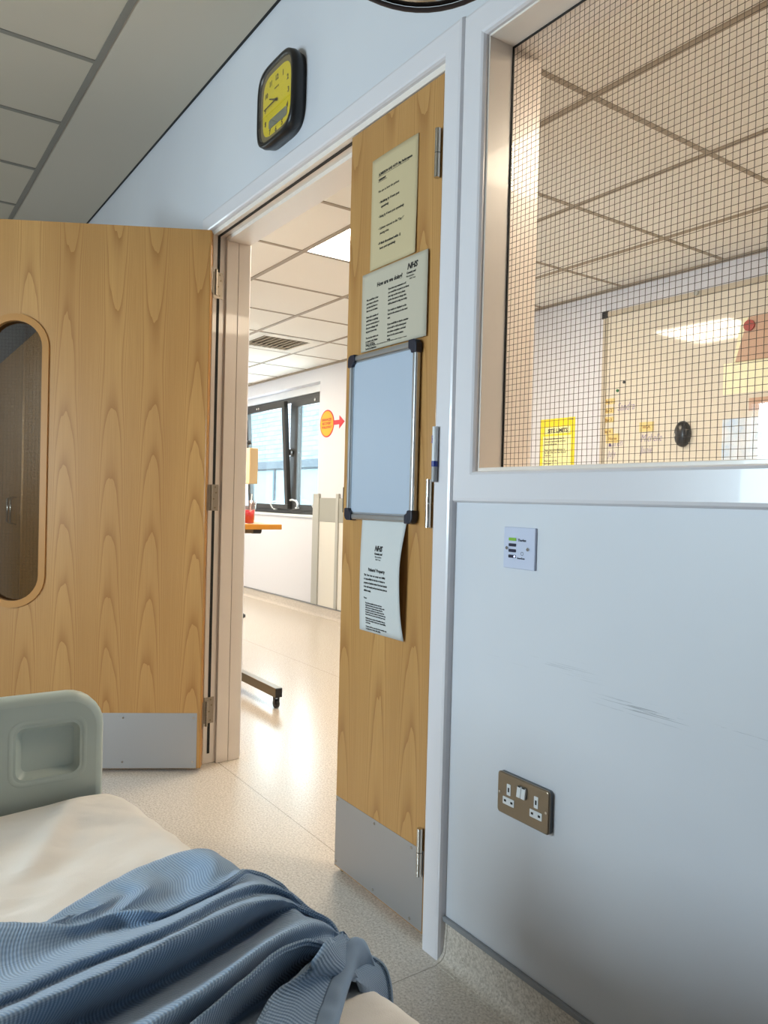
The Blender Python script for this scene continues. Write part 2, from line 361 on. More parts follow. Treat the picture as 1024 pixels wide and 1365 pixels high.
for i, (xa, ya) in enumerate(lights):
    lab = ['bright square ceiling light seen through the doorway', 'square corridor ceiling light hidden behind the door frame', 'square corridor ceiling light above the internal window', 'farthest square corridor ceiling light'][i]
    t = empty('ceiling_light', (xa+.3, ya+.3, ZC), 0, lab, 'light', 'square corridor ceiling lights')
    box('diffuser', M['lightp'], t, -.285, .285, -.285, .285, .002, .012)
    b = new()
    for a in ((-.3, .3, -.3, -.285), (-.3, .3, .285, .3), (-.3, -.285, -.285, .285), (.285, .3, -.285, .285)): bx(b, a[0], a[1], a[2], a[3], -.003, .02)
    obj('frame', b, M['white'], t)
t = empty('ceiling_vent', (VX+.3, VY+.3, ZC), 0, 'square louvred air vent in the corridor ceiling', 'vent')
b = new()
for a in ((-.3, .3, -.3, -.2), (-.3, .3, .2, .3), (-.3, -.2, -.2, .2), (.2, .3, -.2, .2)): bx(b, a[0], a[1], a[2], a[3], -.003, .02)
obj('frame', b, M['tile2'], t)
b = new()
for k in range(9):
    yy = -.19+k*.045; v = bx(b, -.195, .195, yy, yy+.028, -.001, .003)
    bmesh.ops.rotate(b, verts=v, cent=(0, yy+.014, .001), matrix=Matrix.Rotation(math.radians(35), 3, 'X'))
obj('louvre', b, M['ventm'], t)
box('duct', mat('shaded vent throat', (130, 118, 100), .8), t, -.2, .2, -.2, .2, .03, .06)
# corridor far wall with its window recess
FX0, FX1, FW0, FW1 = -8.2, -6.107, .905, 2.143
b = new()
for x0, x1, z0, z1 in ((-9.6, FX0, FZ, 2.6), (FX1, 2.4, FZ, 2.6), (FX0, FX1, FZ, FW0-.02), (FX0, FX1, FW1, 2.6)): bx(b, x0, x1, YF, YF+.25, z0, z1)
tag(obj('wall_far', b, m_paint('corridor wall paint', (216, 216, 222), .5)), 'pale corridor wall facing the doorway', None, None, 'structure')
tag(box('wall_far_left', M['wall'], None, -9.75, -9.6, .15, YF, FZ, 2.6), None, None, None, 'structure')
tag(box('wall_far_right', M['wall'], None, 2.4, 2.55, 0, YF, FZ, 2.6), None, None, None, 'structure')
# baseboards: coved vinyl with grey capping
def baseboard(name, x0, x1, y, s, label):     # s = side the floor is on
    b = new(); P = [(0, .080)]
    for i in range(7):
        a = math.radians(90*i/6); P.append((.004+.026*(1-math.cos(a)), FZ+.002+.028*(1-math.sin(a))))
    P += [(.030, FZ), (0, FZ)]
    A = [b.verts.new((x0, y+s*d, z)) for d, z in P]; B = [b.verts.new((x1, y+s*d, z)) for d, z in P]; n = len(P)
    for i in range(n): b.faces.new((A[i], A[(i+1) % n], B[(i+1) % n], B[i]))
    b.faces.new(A); b.faces.new(B)
    o = obj(name, b, M['cove']); tag(o, label, None, None, 'structure')
    b = new(); bx(b, x0, x1, min(y, y+s*.009), max(y, y+s*.009), .080, .092); obj('capping', b, M['capping'], o, .002)
baseboard('baseboard_front', -1.355, XR, 0, -1, 'speckled coved skirting with grey top strip below the socket')
baseboard('baseboard_front.001', XL, -2.96, 0, -1, 'coved skirting behind the open door')
baseboard('baseboard_far', -9.6, 2.4, YF, -1, 'coved skirting along the far corridor wall')
baseboard('baseboard_corridor', -9.6, -2.96, .15, 1, 'coved skirting on the corridor side left of the doorway')
baseboard('baseboard_corridor.001', -1.36, 2.4, .15, 1, 'coved skirting on the corridor side below the internal window')
# ------------------------------------------------------------------ door frame
def barprof(b, p0, p1, inn, out, w0, yf, yb=0, r=.008):
    pass
df = empty('trim_1', (-2.2, 0, FZ), 0, 'white gloss painted frame of the double doorway', None, None, 'structure'); l = df.location
def dbox(name, m, x0, x1, y0, y1, z0, z1, bev=.0, seg=2): return pbox(name, m, df, x0, x1, y0, y1, z0, z1, bev, seg)
dbox('jamb_lining', M['lining'], -2.90, -2.877, -.002, .152, FZ, DZ, .002)
dbox('jamb_lining', M['lining'], -1.438, -1.415, -.002, .152, FZ, DZ, .002)
dbox('head_lining', M['lining'], -2.90, -1.415, -.0015, .1515, 2.089, DZ, .002)
dbox('door_stop', M['lining'], -2.877, -2.862, .050, .099, FZ, 2.074, .0015); dbox('door_stop', M['lining'], -2.877, -2.862, .1005, .150, FZ, 2.074, .0015)
dbox('door_stop', M['lining'], -1.453, -1.438, .050, .150, FZ, 2.074, .0015)
dbox('door_stop', M['lining'], -2.877, -1.438, .050, .150, 2.074, 2.089, .0015)
dbox('smoke_seal', M['black'], -2.8775, -2.8745, .016, .026, FZ+.04, 2.088)
dbox('smoke_seal', M['black'], -2.877, -1.438, .016, .026, 2.0865, 2.0895)
dbox('smoke_seal', M['black'], -1.4405, -1.4375, .016, .026, FZ+.04, 2.088)
def architrave(name, m, p, path, w, t, y0, s=-1):
    """mitred moulding: path = inner edge corners (x,z), w to the outside, rounded nose"""
    prof = [(0, 0), (0, t*.55), (.003, t*.85), (.008, t), (w-.010, t), (w-.004, t*.9), (w-.001, t*.6), (w, 0)]
    b = new(); rows = []; n = len(path)
    closed = path[0] == path[-1]
    if closed: path = path[:-1]; n -= 1
    for i in range(n):
        P = Vector(path[i]); 
        a = Vector(path[i-1]) if (i > 0 or closed) else None; c = Vector(path[(i+1) % n]) if (i < n-1 or closed) else None
        def nrm(u, v): d = (v-u).normalized(); return Vector((-d.y, d.x))
        if a is None: N = nrm(P, c); k = 1
        elif c is None: N = nrm(a, P); k = 1
        else:
            n1, n2 = nrm(a, P), nrm(P, c); N = (n1+n2).normalized(); k = 1/N.dot(n1)
        rows.append([b.verts.new((P.x+N.x*d*k-p.location.x, y0+s*h-p.location.y, P.y+N.y*d*k-p.location.z)) for d, h in prof])
    R = list(zip(rows, rows[1:]+rows[:1])) if closed else list(zip(rows, rows[1:]))
    for A, B in R:
        for i in range(len(prof)-1): b.faces.new((A[i], A[i+1], B[i+1], B[i]))
        b.faces.new((A[-1], A[0], B[0], B[-1]))
    if not closed: b.faces.new(rows[0]); b.faces.new(rows[-1])
    return obj(name, b, m, p)
architrave('architrave', M['trim'], df, [(-2.893, FZ), (-2.893, 2.105), (-1.420, 2.105), (-1.420, FZ)], .066, .020, 0)
architrave('architrave', M['trim'], df, [(-1.420, FZ), (-1.420, 2.105), (-2.893, 2.105), (-2.893, FZ)][::-1], .066, .020, .15, 1)
# ------------------------------------------------------------------ internal wired window
wi = empty('window_1', (-.8, 0, 1.12), 0, 'internal wired-glass window with white moulded frame', None, None, 'structure')
wl = wi.location
GX0, GX1, GZ0, GZ1 = -1.276, -.358, 1.135, 2.090
architrave('architrave', M['trim'], wi, [(GX0-.004, GZ0-.008), (GX0-.004, GZ1+.004), (GX1+.004, GZ1+.004), (GX1+.004, GZ0-.008), (GX0-.004, GZ0-.008)], .070, .020, 0)
b = new()
for a in ((WX0, GX0, WZ0, WZ1), (GX1, WX1, WZ0, WZ1), (GX0, GX1, WZ0, GZ0), (GX0, GX1, GZ1, WZ1)): bx(b, a[0]-wl.x, a[1]-wl.x, -.004, .152, a[2]-wl.z, a[3]-wl.z)
obj('reveal_lining', b, M['lining'], wi, .0015)
b = new()
for a in ((GX0, GX0+.003, GZ0, GZ1), (GX1-.003, GX1, GZ0, GZ1), (GX0+.003, GX1-.003, GZ0, GZ0+.002), (GX0+.003, GX1-.003, GZ1-.003, GZ1)): bx(b, a[0]-wl.x, a[1]-wl.x, .064, .068, a[2]-wl.z, a[3]-wl.z)
obj('glazing_gasket', b, M['black'], wi)
pbox('glass', M['wpane'], wi, GX0+.001, GX1-.001, .069, .075, GZ0+.001, GZ1-.001)
b = new(); k = 0; x = GX0+.008
while x < GX1-.004: bx(b, x-.00042-wl.x, x+.00042-wl.x, .0715, .0723, GZ0+.001-wl.z, GZ1-.001-wl.z); x += .0129
z = GZ0+.010
while z < GZ1-.004: bx(b, GX0+.001-wl.x, GX1-.001-wl.x, .0706, .0714, z-.00042-wl.z, z+.00042-wl.z); z += .0129
obj('wire_mesh', b, M['wire'], wi)
architrave('architrave', M['lining'], wi, [(GX0-.004, GZ0-.008), (GX0-.004, GZ1+.004), (GX1+.004, GZ1+.004), (GX1+.004, GZ0-.008), (GX0-.004, GZ0-.008)], .060, .016, .15, 1)
# ------------------------------------------------------------------ wide door leaf (open)
LA = math.radians(240)
dl = empty('door_1', (-2.795, -.042, 0), LA, 'wide ash-veneered door leaf, swung open at left', None, None, 'structure')
W1, ZT = .90, 2.076
def stadium(cx, hw, z0, z1, n=16):
    pts = [(cx+hw*math.cos(math.pi*i/n), z1-hw+hw*math.sin(math.pi*i/n)) for i in range(n+1)]
    pts += [(cx-hw*math.cos(math.pi*i/n), z0+hw-hw*math.sin(math.pi*i/n)) for i in range(n+1)]
    return pts
VC, VH = .717, .100
obj('leaf', shape([[(0.007, .004), (W1-.007, .004), (W1-.007, ZT), (0.007, ZT)], stadium(VC, VH+.001, .640, 1.702)], -.044, 0), M['wood'], dl)
b = new(); bx(b, 0, .007, -.044, 0, .004, ZT); bx(b, W1-.007, W1, -.044, 0, .004, ZT); obj('lipping', b, M['lip'], dl, .0015)
for nm, yy in (('glazing_bead', (-.002, .006)), ('glazing_bead', (-.050, -.042))):
    obj(nm, shape([stadium(VC, VH+.022, .617, 1.725), stadium(VC, VH-.002, .643, 1.699)], *yy), M['lip'], dl, .002)
gp = obj('glass', shape([stadium(VC, VH, .641, 1.701)], -.025, -.019), M['dpane'], dl)
b = new(); x = VC-VH+.006
def ext(u):   # vertical limits of the rounded pane at offset u
    h = math.sqrt(max(0, VH*VH-u*u)); return .641+VH-h, 1.701-VH+h
while x < VC+VH:
    z0, z1 = ext(x-VC); bx(b, x-.0003, x+.0003, -.0222, -.0218, z0, z1); x += .0129
z = .65
while z < 1.70:
    if z < .641+VH: d = .641+VH-z
    elif z > 1.701-VH: d = z-(1.701-VH)
    else: d = 0
    h = math.sqrt(max(1e-6, VH*VH-d*d)); bx(b, VC-h, VC+h, -.0227, -.0223, z-.0003, z+.0003); z += .0129
obj('wire_mesh', b, M['wire'], gp)
def screws(b, pts, y, s=1, r=.004):
    for x, z in pts: cyl(b, (x, y, z), (x, y+s*.0012, z), r, 12)
kp = box('kick_plate', M['kick'], dl, .016, W1-.02, 0, .0015, .005, .218, .0005)
for x in (.03, .295, .58, .86):
    for z in (.03, .2): b = new(); screws(b, [(x, z)], .0015); obj('screw', b, M['chrome'], kp)
kp = box('kick_plate', M['kick'], dl, .016, W1-.02, -.0455, -.044, .012, .218, .0005)
# hinges: knuckle by the leaf edge, plate screwed to the frame jamb
for zc in (1.893, 1.052, .202):
    b = new(); h = .050
    for i in range(5):
        z0 = zc-h+i*.02; cyl(b, (-.012, -.0497, z0), (-.012, -.0497, z0+.0192), .0058, 16)
    hg = obj('hinge', b, M['hinge'], dl)
    b = new(); bx(b, -.0025, -.0005, -.044, -.012, zc-h, zc+h); obj('hinge_plate', b, M['hinge'], hg, .0004)
for zc in (1.893, 1.052, .202):      # plates on the jamb belong to the frame
    hp = dbox('hinge_plate', M['hinge'], -2.877, -2.8738, .0, .040, zc-.052, zc+.052, .0005)
    for dy, dz in ((.009, -.03), (.009, .03), (.026, -.04), (.02, -.005), (.03, .02), (.026, .042)):
        b = new(); cyl(b, (-2.8738-df.location.x, dy, zc+dz-df.location.z), (-2.8730-df.location.x, dy, zc+dz-df.location.z), .0035, 10); obj('screw', b, M['bronze'], hp)
# ------------------------------------------------------------------ narrow door leaf (closed)
dr = empty('door_2', (-1.4405, 0, 0), 0, 'narrow ash-veneered door leaf, closed, covered in notices', None, None, 'structure')
W2 = .4145
box('leaf', M['wood2'], dr, -W2, 0, 0, .044, .004, 2.0845, .0012)
kp = box('kick_plate', M['kick'], dr, -W2+.002, -.002, -.0015, 0, .008, .207, .0005)
for x in (-W2+.01, -W2+.2, -.05):
    for z in (.02, .197): b = new(); screws(b, [(x, z)], -.0015, -1); obj('screw', b, M['chrome'], kp)
box('latch_plate', M['blackp'], dr, -W2-.0025, -W2+.001, -.001, .02, 1.02, 1.092, .0005)
box('floor_bolt', M['bronze'], dr, -W2+.012, -W2+.022, .012, .022, FZ+.001, .006, .001)
for zc in (1.893, 1.052, .204):
    b = new()
    for i in range(2): cyl(b, (-.008, -.0085, zc-.058+i*.059), (-.008, -.0085, zc-.058+i*.059+.0575), .0075, 20)
    hg = obj('hinge', b, M['chrome'], dr)
    b = new(); bx(b, -.026, -.008, -.0025, -.0001, zc-.05, zc+.05); obj('hinge_plate', b, M['steel'], hg, .0005)
# ------------------------------------------------------------------ notices on the narrow leaf
def sheet_paper(name, x0, x1, z0, z1, y, m, label, cat, curl=None, tilt=0):
    p = empty(name, ((x0+x1)/2, y, (z0+z1)/2), 0, label, cat)
    p.rotation_euler = (0, math.radians(tilt), 0)
    w, h = x1-x0, z1-z0; b = new(); N, K = 14, 20; g = []
    for j in range(K+1):
        row = []
        for i in range(N+1):
            u, v = i/N, j/K; d = curl(u, v) if curl else 0
            row.append(b.verts.new((-w/2+u*w, -d, -h/2+v*h)))
        g.append(row)
    for j in range(K):
        for i in range(N): b.faces.new((g[j][i], g[j][i+1], g[j+1][i+1], g[j+1][i])).smooth = True
    o = obj('sheet', b, m, p); s = o.modifiers.new('thick', 'SOLIDIFY'); s.thickness = .0006; s.offset = 0
    return p, w, h
def lettering(p, items, m, curl=None, w=1, h=1, name='lettering'):
    keys = []
    for it in items:
        if it[2] not in keys: keys.append(it[2])
    for key in keys:
        b = new()
        for it in items:
            if it[2] == key: text_into(b, it[0], **it[1])
        for v in b.verts:
            d = curl(min(1, max(0, v.co.x/w+.5)), min(1, max(0, v.co.z/h+.5))) if curl else 0
            v.co.y -= d+.0007
        obj(key, b, m, p)
def T(s, size, x, z, key=None, **k):
    if key is None: key = 'logo' if s in ('NHS', 'Coventry and', 'Warwickshire', 'NHS Trust') else 'heading' if size > .0097 else 'body_text'
    return (s, dict(size=size, x=x, z=z, y=0, **k), key)
def rule(items_b, x0, x1, z, th): bx(items_b, x0, x1, -.0003, 0, z, z+th)
c1 = lambda u, v: .0012*math.sin(u*3.1)*(.4+v)+.004*max(0, u-.85)*6*max(0, .6-v)
p, w, h = sheet_paper('paper_notice', -1.742, -1.535, 1.680, 1.977, -.0022, M['paper'], 'cream paper notice with bulleted lines, topmost on the narrow door', 'notice', c1)
L = [T("ADMISSION AND NOF's Bay Performance", .0098, -.070, .098, bold=.0003, sx=.86), T("statement", .0098, -.070, .084, bold=.0003, sx=.86),
     T("We aim to have the patient:", .0095, -.070, .052, sx=.9),
     T("\u2022 Mobilising by 4 hours post", .0095, -.064, .022, bold=.0002, sx=.85), T("operatively", .0095, -.056, .009, bold=.0002, sx=.85),
     T("\u2022 Eating by 4 hours post operatively", .0095, -.066, -.016, bold=.0002, sx=.84),
     T("\u2022 Catheter removed on the \u201cDay 1\u201d", .0095, -.066, -.048, bold=.0001, sx=.84), T("passing urine", .0095, -.058, -.061, bold=.0001, sx=.84),
     T("\u2022 IV fluids discontinued within 12", .0095, -.066, -.088, bold=.0002, sx=.82), T("hours post operatively", .0095, -.058, -.101, bold=.0002, sx=.84)]
o = lettering(p, L, M['ink'], c1, w, h)
b = new(); bx(b, -.070, .068, -.0013-.0012, -.0008-.0012, .0945, .0952); bx(b, -.070, -.030, -.0025, -.002, .0805, .0812); obj('underline', b, M['ink'], p)
c2f = lambda u, v: .0015*math.sin(u*3.1)+.001
p, w, h = sheet_paper('paper_notice', -1.773, -1.479, 1.462, 1.674, -.0046, M['paper2'], 'landscape white notice headed How are we doing?, on the narrow door', 'notice', c2f)
L = [T("How are we doing?", .0155, -.072, .060, bold=.0005, sx=.95), T("NHS", .020, .064, .074, bold=.0009, shear=.25, sx=1.05), T("Coventry and", .0075, .062, .0625, bold=.0004, sx=.9), T("Warwickshire", .0066, .060, .054, sx=.9), T("NHS Trust", .0056, .074, .047)]
colA = ["We would like to hear", "your views on the care", "you have had here so", "that we can do better."], ["Please tell a member of", "staff if there is anything", "you are worried about or", "if you are unhappy with", "any part of your stay."], ["You can also write to us", "or speak to the Patient", "Advice and Liaison", "Service by telephone."]
colB = ["If you have any comments or if", "you would like to speak to us about", "your stay on this ward, please", "ask for the nurse in charge who", "will be pleased to help you today."], ["Our results are displayed on the", "board at the entrance to the ward", "now."], ["If you would like to thank a member", "of our staff or tell us about good", "care please complete a card and", "leave it at the nurses station", "today."]
z = .030
for para in colA:
    for ln in para: L.append(T(ln, .0074, -.122, z, bold=.0002, sx=.84)); z -= .0098
    z -= .0072
z = .040
for para in colB:
    for ln in para: L.append(T(ln, .0074, -.018, z, bold=.0002, sx=.84)); z -= .0098
    z -= .0072
L += [T("For more information", .005, -.122, -.087), T("Please ask a member of the ward team if you need this leaflet in another language or format", .0048, -.110, -.0955)]
lettering(p, L, M['ink'], c2f, w, h)
c3 = lambda u, v: .002+.022*u*(max(0, math.sin(math.pi*(1-v)*1.0))**1.3)+.004*(1-u)*math.sin(math.pi*(1-v))+.004*math.sin(9*(1-v))*(1-v)*u
p, w, h = sheet_paper('paper_notice', -1.746, -1.540, .702, 1.012, -.0022, M['paper3'], 'curled white Patients Property notice below the whiteboard', 'notice', c3)
L = [T("NHS", .019, -.008, .066, bold=.0009, shear=.25, align='CENTER'), T("Coventry and", .0072, -.006, .056, bold=.0005, align='CENTER'), T("Warwickshire", .006, -.006, .048, align='CENTER'), T("NHS Trust", .006, -.006, .0415, align='CENTER'), T("Patients' Property", .012, -.012, .010, bold=.0004, align='CENTER')]
z = -.004
for ln in ("This  Trust  does  not  accept  any  liability", "or responsibility for the loss or damage to", "property of patients unless it has been handed", "in for safe keeping and you have been given an", "official receipt."):
    L.append(T(ln, .0072, -.078, z, bold=.0003, sx=.9)); z -= .0105
L.append(T("Please:", .006, -.078, -.066, bold=.0002))
z = -.079
for para in (("If you bring valuables into the ward you", "should hand them to the nurse in charge who", "will give you a receipt and keep them in a", "secure place until you are ready to leave the", "hospital or ask your relatives to take home any", "items which you do not need during your stay"), ("Mobile phones, money and jewellery that are", "kept at the bedside remain your responsibility", "at all times"), ("Property left for more than three months may", "be disposed of in line with policy")):
    for ln in para: L.append(T(ln, .0058, -.070, z, bold=.0002, sx=.92)); z -= .0062
    z -= .004
lettering(p, L, M['ink'], c3, w, h)
# ------------------------------------------------------------------ small whiteboard on the narrow leaf
wb = empty('whiteboard', (-1.656, -.002, 1.229), 0, 'small blank whiteboard with black corners on the narrow door', 'whiteboard')
hw, hh = .156, .226
box('surface', M['wbface'], wb, -hw+.004, hw-.004, -.010, -.006, -hh+.004, hh-.004)
b = new()
for s in (-1, 1): bx(b, s*hw-(.014 if s > 0 else 0), s*hw+(.014 if s < 0 else 0), -.017, 0, -hh+.02, hh-.02)
for s in (-1, 1): bx(b, -hw+.02, hw-.02, -.017, 0, s*hh-(.016 if s > 0 else 0), s*hh+(.016 if s < 0 else 0))
obj('frame', b, M['alu'], wb, .005, 3)
b = new()
for s in (-1, 1): bx(b, s*(hw-.0165)-.0015, s*(hw-.0165)+.0015, -.0135, -.009, -hh+.02, hh-.02)
for s in (-1, 1): bx(b, -hw+.02, hw-.02, -.0135, -.009, s*(hh-.0185)-.0015, s*(hh-.0185)+.0015)
obj('inner_lip', b, M['alu'], wb)
for sx_ in (-1, 1):
    for sz in (-1, 1):
        pts = [(0, 0), (0, -.034)]
        pts = [(-.034, 0), (-.012, 0), (-.004, -.004), (0, -.012), (0, -.034), (-.022, -.034), (-.024, -.027), (-.034, -.022)]
        q = [(sx_*(hw+.003+x), sz*(hh+.003+z)) for x, z in pts]
        b = new(); prism(b, q, -.0205, .0002); obj('corner_cap', b, M['navy'], wb, .003, 3)
# pen on the frame beside the door
pn = empty('marker_pen', (-1.405, -.0200, 1.1675), 0, 'white marker pen with blue band on the door frame', 'pen')
b = new(); cyl(b, (0, -.0075, -.015), (0, -.0075, .066), .0072, 18); obj('barrel', b, M['penw'], pn, .0006)
b = new(); cyl(b, (0, -.0075, -.028), (0, -.0075, -.015), .0076, 18); obj('band', b, M['penb'], pn)
b = new(); cyl(b, (0, -.0075, -.064), (0, -.0075, -.028), .0070, 18); obj('cap', b, mat('grey pen cap', (150, 150, 152), .4), pn, .0006)
b = new(); text_into(b, 'Board', .008, -.003, .012, -.0152, sx=.9, bold=.0002); 
for v in b.verts: v.co.x, v.co.z = -(v.co.z-.012)-.000, v.co.x+.03
obj('lettering', b, M['hw'], pn)
# ------------------------------------------------------------------ clock
ck = empty('wall_clock', (-2.2655, 0, 2.3505), 0, 'yellow square wall clock with black rim above the door', 'clock')
def sq(hw, r, bulge, n=10):
    pts = []
    for i in range(4*n):
        t = 2*math.pi*i/(4*n); c, s = math.cos(t), math.sin(t); e = r
        k = (abs(c)**e+abs(s)**e)**(-1/e); pts.append((hw*k*c, hw*k*s))
    return pts
n = 24; e = 4.2
def ring(b, hw, y): return [b.verts.new((x, y, z)) for x, z in sq(hw, e, 0, n)]
b = new(); A = ring(b, .128, -.0); B = ring(b, .134, -.03); C_ = ring(b, .131, -.048); D = ring(b, .120, -.050); E_ = ring(b, .116, -.040)
for P, Q in ((A, B), (B, C_), (C_, D), (D, E_)): loft(b, P, Q)
b.faces.new(A); obj('case', b, M['blackp'], ck)
b = new(); A = ring(b, .1165, -.040); B = ring(b, .1165, -.036); loft(b, A, B); b.faces.new(A); b.faces.new(B); dial = obj('dial', b, M['yellow'], ck)
b = new(); A = ring(b, .1175, -.0405); B = ring(b, .1000, -.0402); loft(b, A, B); obj('dial_border', b, mat('grey brown dial border', (120, 104, 70), .5), ck)
for k, (nx, nz) in {12: (0, .074), 1: (.045, .070), 2: (.078, .042), 3: (.084, 0), 11: (-.043, .070), 10: (-.076, .042), 9: (-.082, -.004), 8: (-.078, -.050), 7: (-.044, -.088), 6: (0, -.093), 5: (.044, -.088), 4: (.078, -.046)}.items():
    b = new(); text_into(b, str(k), .024, nx, nz-.008, -.0408, align='CENTER', bold=.0006); obj('numeral', b, M['hand'], dial)
b = new(); text_into(b, 'QUARTZ', .008, 0, .040, -.0408, align='CENTER'); obj('lettering', b, M['hand'], dial)
b = new(); prism(b, rrect(-.052, .078, -.078, -.048, .010), -.0415, -.0405); obj('day_display', b, M['lcd'], ck)
b = new()
def hand(x1, z1, wd, y, tail=.012, x0=.002, z0=.0):
    d = Vector((x1-x0, 0, z1-z0)).normalized(); q = Vector((-d.z, 0, d.x))*wd
    P, Q = Vector((x0, y, z0))-d*tail, Vector((x1, y, z1))
    vs = [b.verts.new(v) for v in (P-q, P+q, Q+q*.6, Q-q*.6)]; vt = [b.verts.new(v.co+Vector((0, -.0012, 0))) for v in vs]
    b.faces.new(vs); b.faces.new(vt)
    for i in range(4): b.faces.new((vs[i], vs[(i+1) % 4], vt[(i+1) % 4], vt[i]))
hand(-.046, .020, .0032, -.043); hand(-.083, -.004, .0022, -.0445); cyl(b, (.002, -.041, 0), (.002, -.047, 0), .004, 14)
obj('hands', b, M['hand'], ck)
b = new(); A = ring(b, .1175, -.0475); b.faces.new(A); o = obj('glass', b, m_glass('clock glass', 0), ck); s = o.modifiers.new('t', 'SOLIDIFY'); s.thickness = .001
# ------------------------------------------------------------------ convex mirror over the doorway
mc = Vector((0, -1.13931, 1.05554)); d = (CF+CR*((566-512)/1012.26)-CU*((-232-682.5)/1012.26))
mcen = mc+d*1.02
MR = empty('convex_mirror', mcen, 0, 'round convex mirror with dark rim at the top edge', 'mirror')
look = (mc-mcen).normalized(); look = (look+Vector((0, -.10, .0))).normalized(); MR.rotation_euler = look.to_track_quat('Z', 'Y').to_euler()
RM = .208
b = new(); prof = [(RM-.004, -.006)]+[(RM*math.sin(a)*.98/math.sin(.7), .055*(1-(RM*math.sin(a)/math.sin(.7)/RM)**2)) for a in [.7*(1-i/14) for i in range(14)]]+[(.0015, .055)]
lathe(b, prof, n=72); obj('dome', b, M['mirror'], MR)
b = new(); A = [(RM*math.cos(t)*1.0, RM*math.sin(t)) for t in [2*math.pi*i/72 for i in range(72)]]
tube(b, [(x, y, 0) for x, y in A]+[(A[0][0], A[0][1], 0)], .0035, 8); obj('rim', b, mat('dark brown rim', (58, 44, 40), .5), MR)
inv = MR.rotation_euler.to_matrix().inverted()
b = new(); wp = inv @ (Vector((mcen.x+.05, -.001, mcen.z+.05))-mcen); tube(b, [(0, 0, -.006), wp*.5+Vector((0, 0, -.05)), wp], .009, 12)
dd = inv @ Vector((0, -1, 0)); cyl(b, wp, wp+dd*.008, .03, 24); obj('bracket', b, M['blackp'], MR)
# ------------------------------------------------------------------ control plate and socket
cp = empty('control_plate', (-1.142, 0, .964), 0, 'pale lighting control plate with lit green button', 'switch')
box('plate', M['panelw'], cp, -.0455, .0455, -.006, .0006, -.0435, .0435, .0015)
for i, zz in enumerate((.018, .006, -.006, -.018)):
    b = new(); prism(b, rrect(-.029, -.008, zz-.0032, zz+.0032, .0015, 3), -.0075, -.006)
    bt = obj('button', b, M['green'] if i == 0 else M['navyb'], cp)
    if i == 0: bt['label'] = 'green button'
    if i == 3: b = new(); cyl(b, (-.0105, -.0075, zz), (-.0105, -.0082, zz), .0018, 10); obj('indicator', b, M['led'], bt)
for xx in (-.0345, .027): b = new(); cyl(b, (xx, -.006, -.001), (xx, -.0085, -.001), .0036, 16); obj('screw', b, M['chrome'], cp, .0006)
b = new(); text_into(b, 'Thorlux', .0072, -.003, .0145, -.0062, bold=.0003); obj('lettering', b, M['navyb'], cp); b = new(); text_into(b, 'SmartScan', .0052, -.004, -.0225, -.0062, bold=.0002)
for t in range(20):
    a = 2*math.pi*t/20; a2 = 2*math.pi*(t+1)/20; q = [b.verts.new((.010+r*math.cos(k), -.0063, -.011+r*math.sin(k))) for r, k in ((.0032, a), (.004, a), (.004, a2), (.0032, a2))]; b.faces.new(q)
obj('lettering', b, M['navyb'], cp)
sk = empty('socket', (-1.105, 0, .446), 0, 'double switched power socket with metal face plate', 'socket')
b = new(); prism(b, rrect(-.073, .073, -.043, .043, .007), -.0085, 0); obj('back_box', b, mat('grey socket surround', (96, 98, 100), .4, .4), sk)
b = new(); A = [b.verts.new((x, -.0085, z)) for x, z in rrect(-.0735, .0735, -.0435, .0435, .007)]; B = [b.verts.new((x, -.0115, z)) for x, z in rrect(-.0735, .0735, -.0435, .0435, .007)]; C_ = [b.verts.new((x, -.0135, z)) for x, z in rrect(-.071, .071, -.041, .041, .006)]
loft(b, A, B); loft(b, B, C_); b.faces.new(C_); b.faces.new(A); obj('face_plate', b, M['nickel'], sk)
for sx_ in (-1, 1):
    cx = sx_*.039
    b = new(); prism(b, rrect(cx-.0055, cx+.0055, .0, .0235, .001, 2), -.0142, -.0132); prism(b, rrect(cx-.0165, cx+.0165, -.021, -.0055, .001, 2), -.0142, -.0132)
    o = obj('insert', b, M['white'], sk)
    b = new(); bx(b, cx-.002, cx+.002, -.0146, -.0141, .007, .016); bx(b, cx-.0125, cx-.0065, -.0146, -.0141, -.0155, -.011); bx(b, cx+.0065, cx+.0125, -.0146, -.0141, -.0155, -.011); obj('pin_hole', b, M['black'], o)
    b = new(); rx = sx_*.0062; v = bx(b, rx-.0056, rx+.0056, -.0185, -.0132, .007, .030); bmesh.ops.rotate(b, verts=v, cent=(rx, -.0132, .018), matrix=Matrix.Rotation(math.radians(-7), 3, 'X')); o = obj('rocker', b, M['white'], sk, .001)
    b = new(); bx(b, rx-.004, rx+.004, -.0175, -.0158, .0285, .031); obj('marker', b, M['blackp'], o)
for xx in (-.066, .066): b = new(); cyl(b, (xx, -.0135, 0), (xx, -.0142, 0), .003, 12); obj('screw', b, M['chrome'], sk)
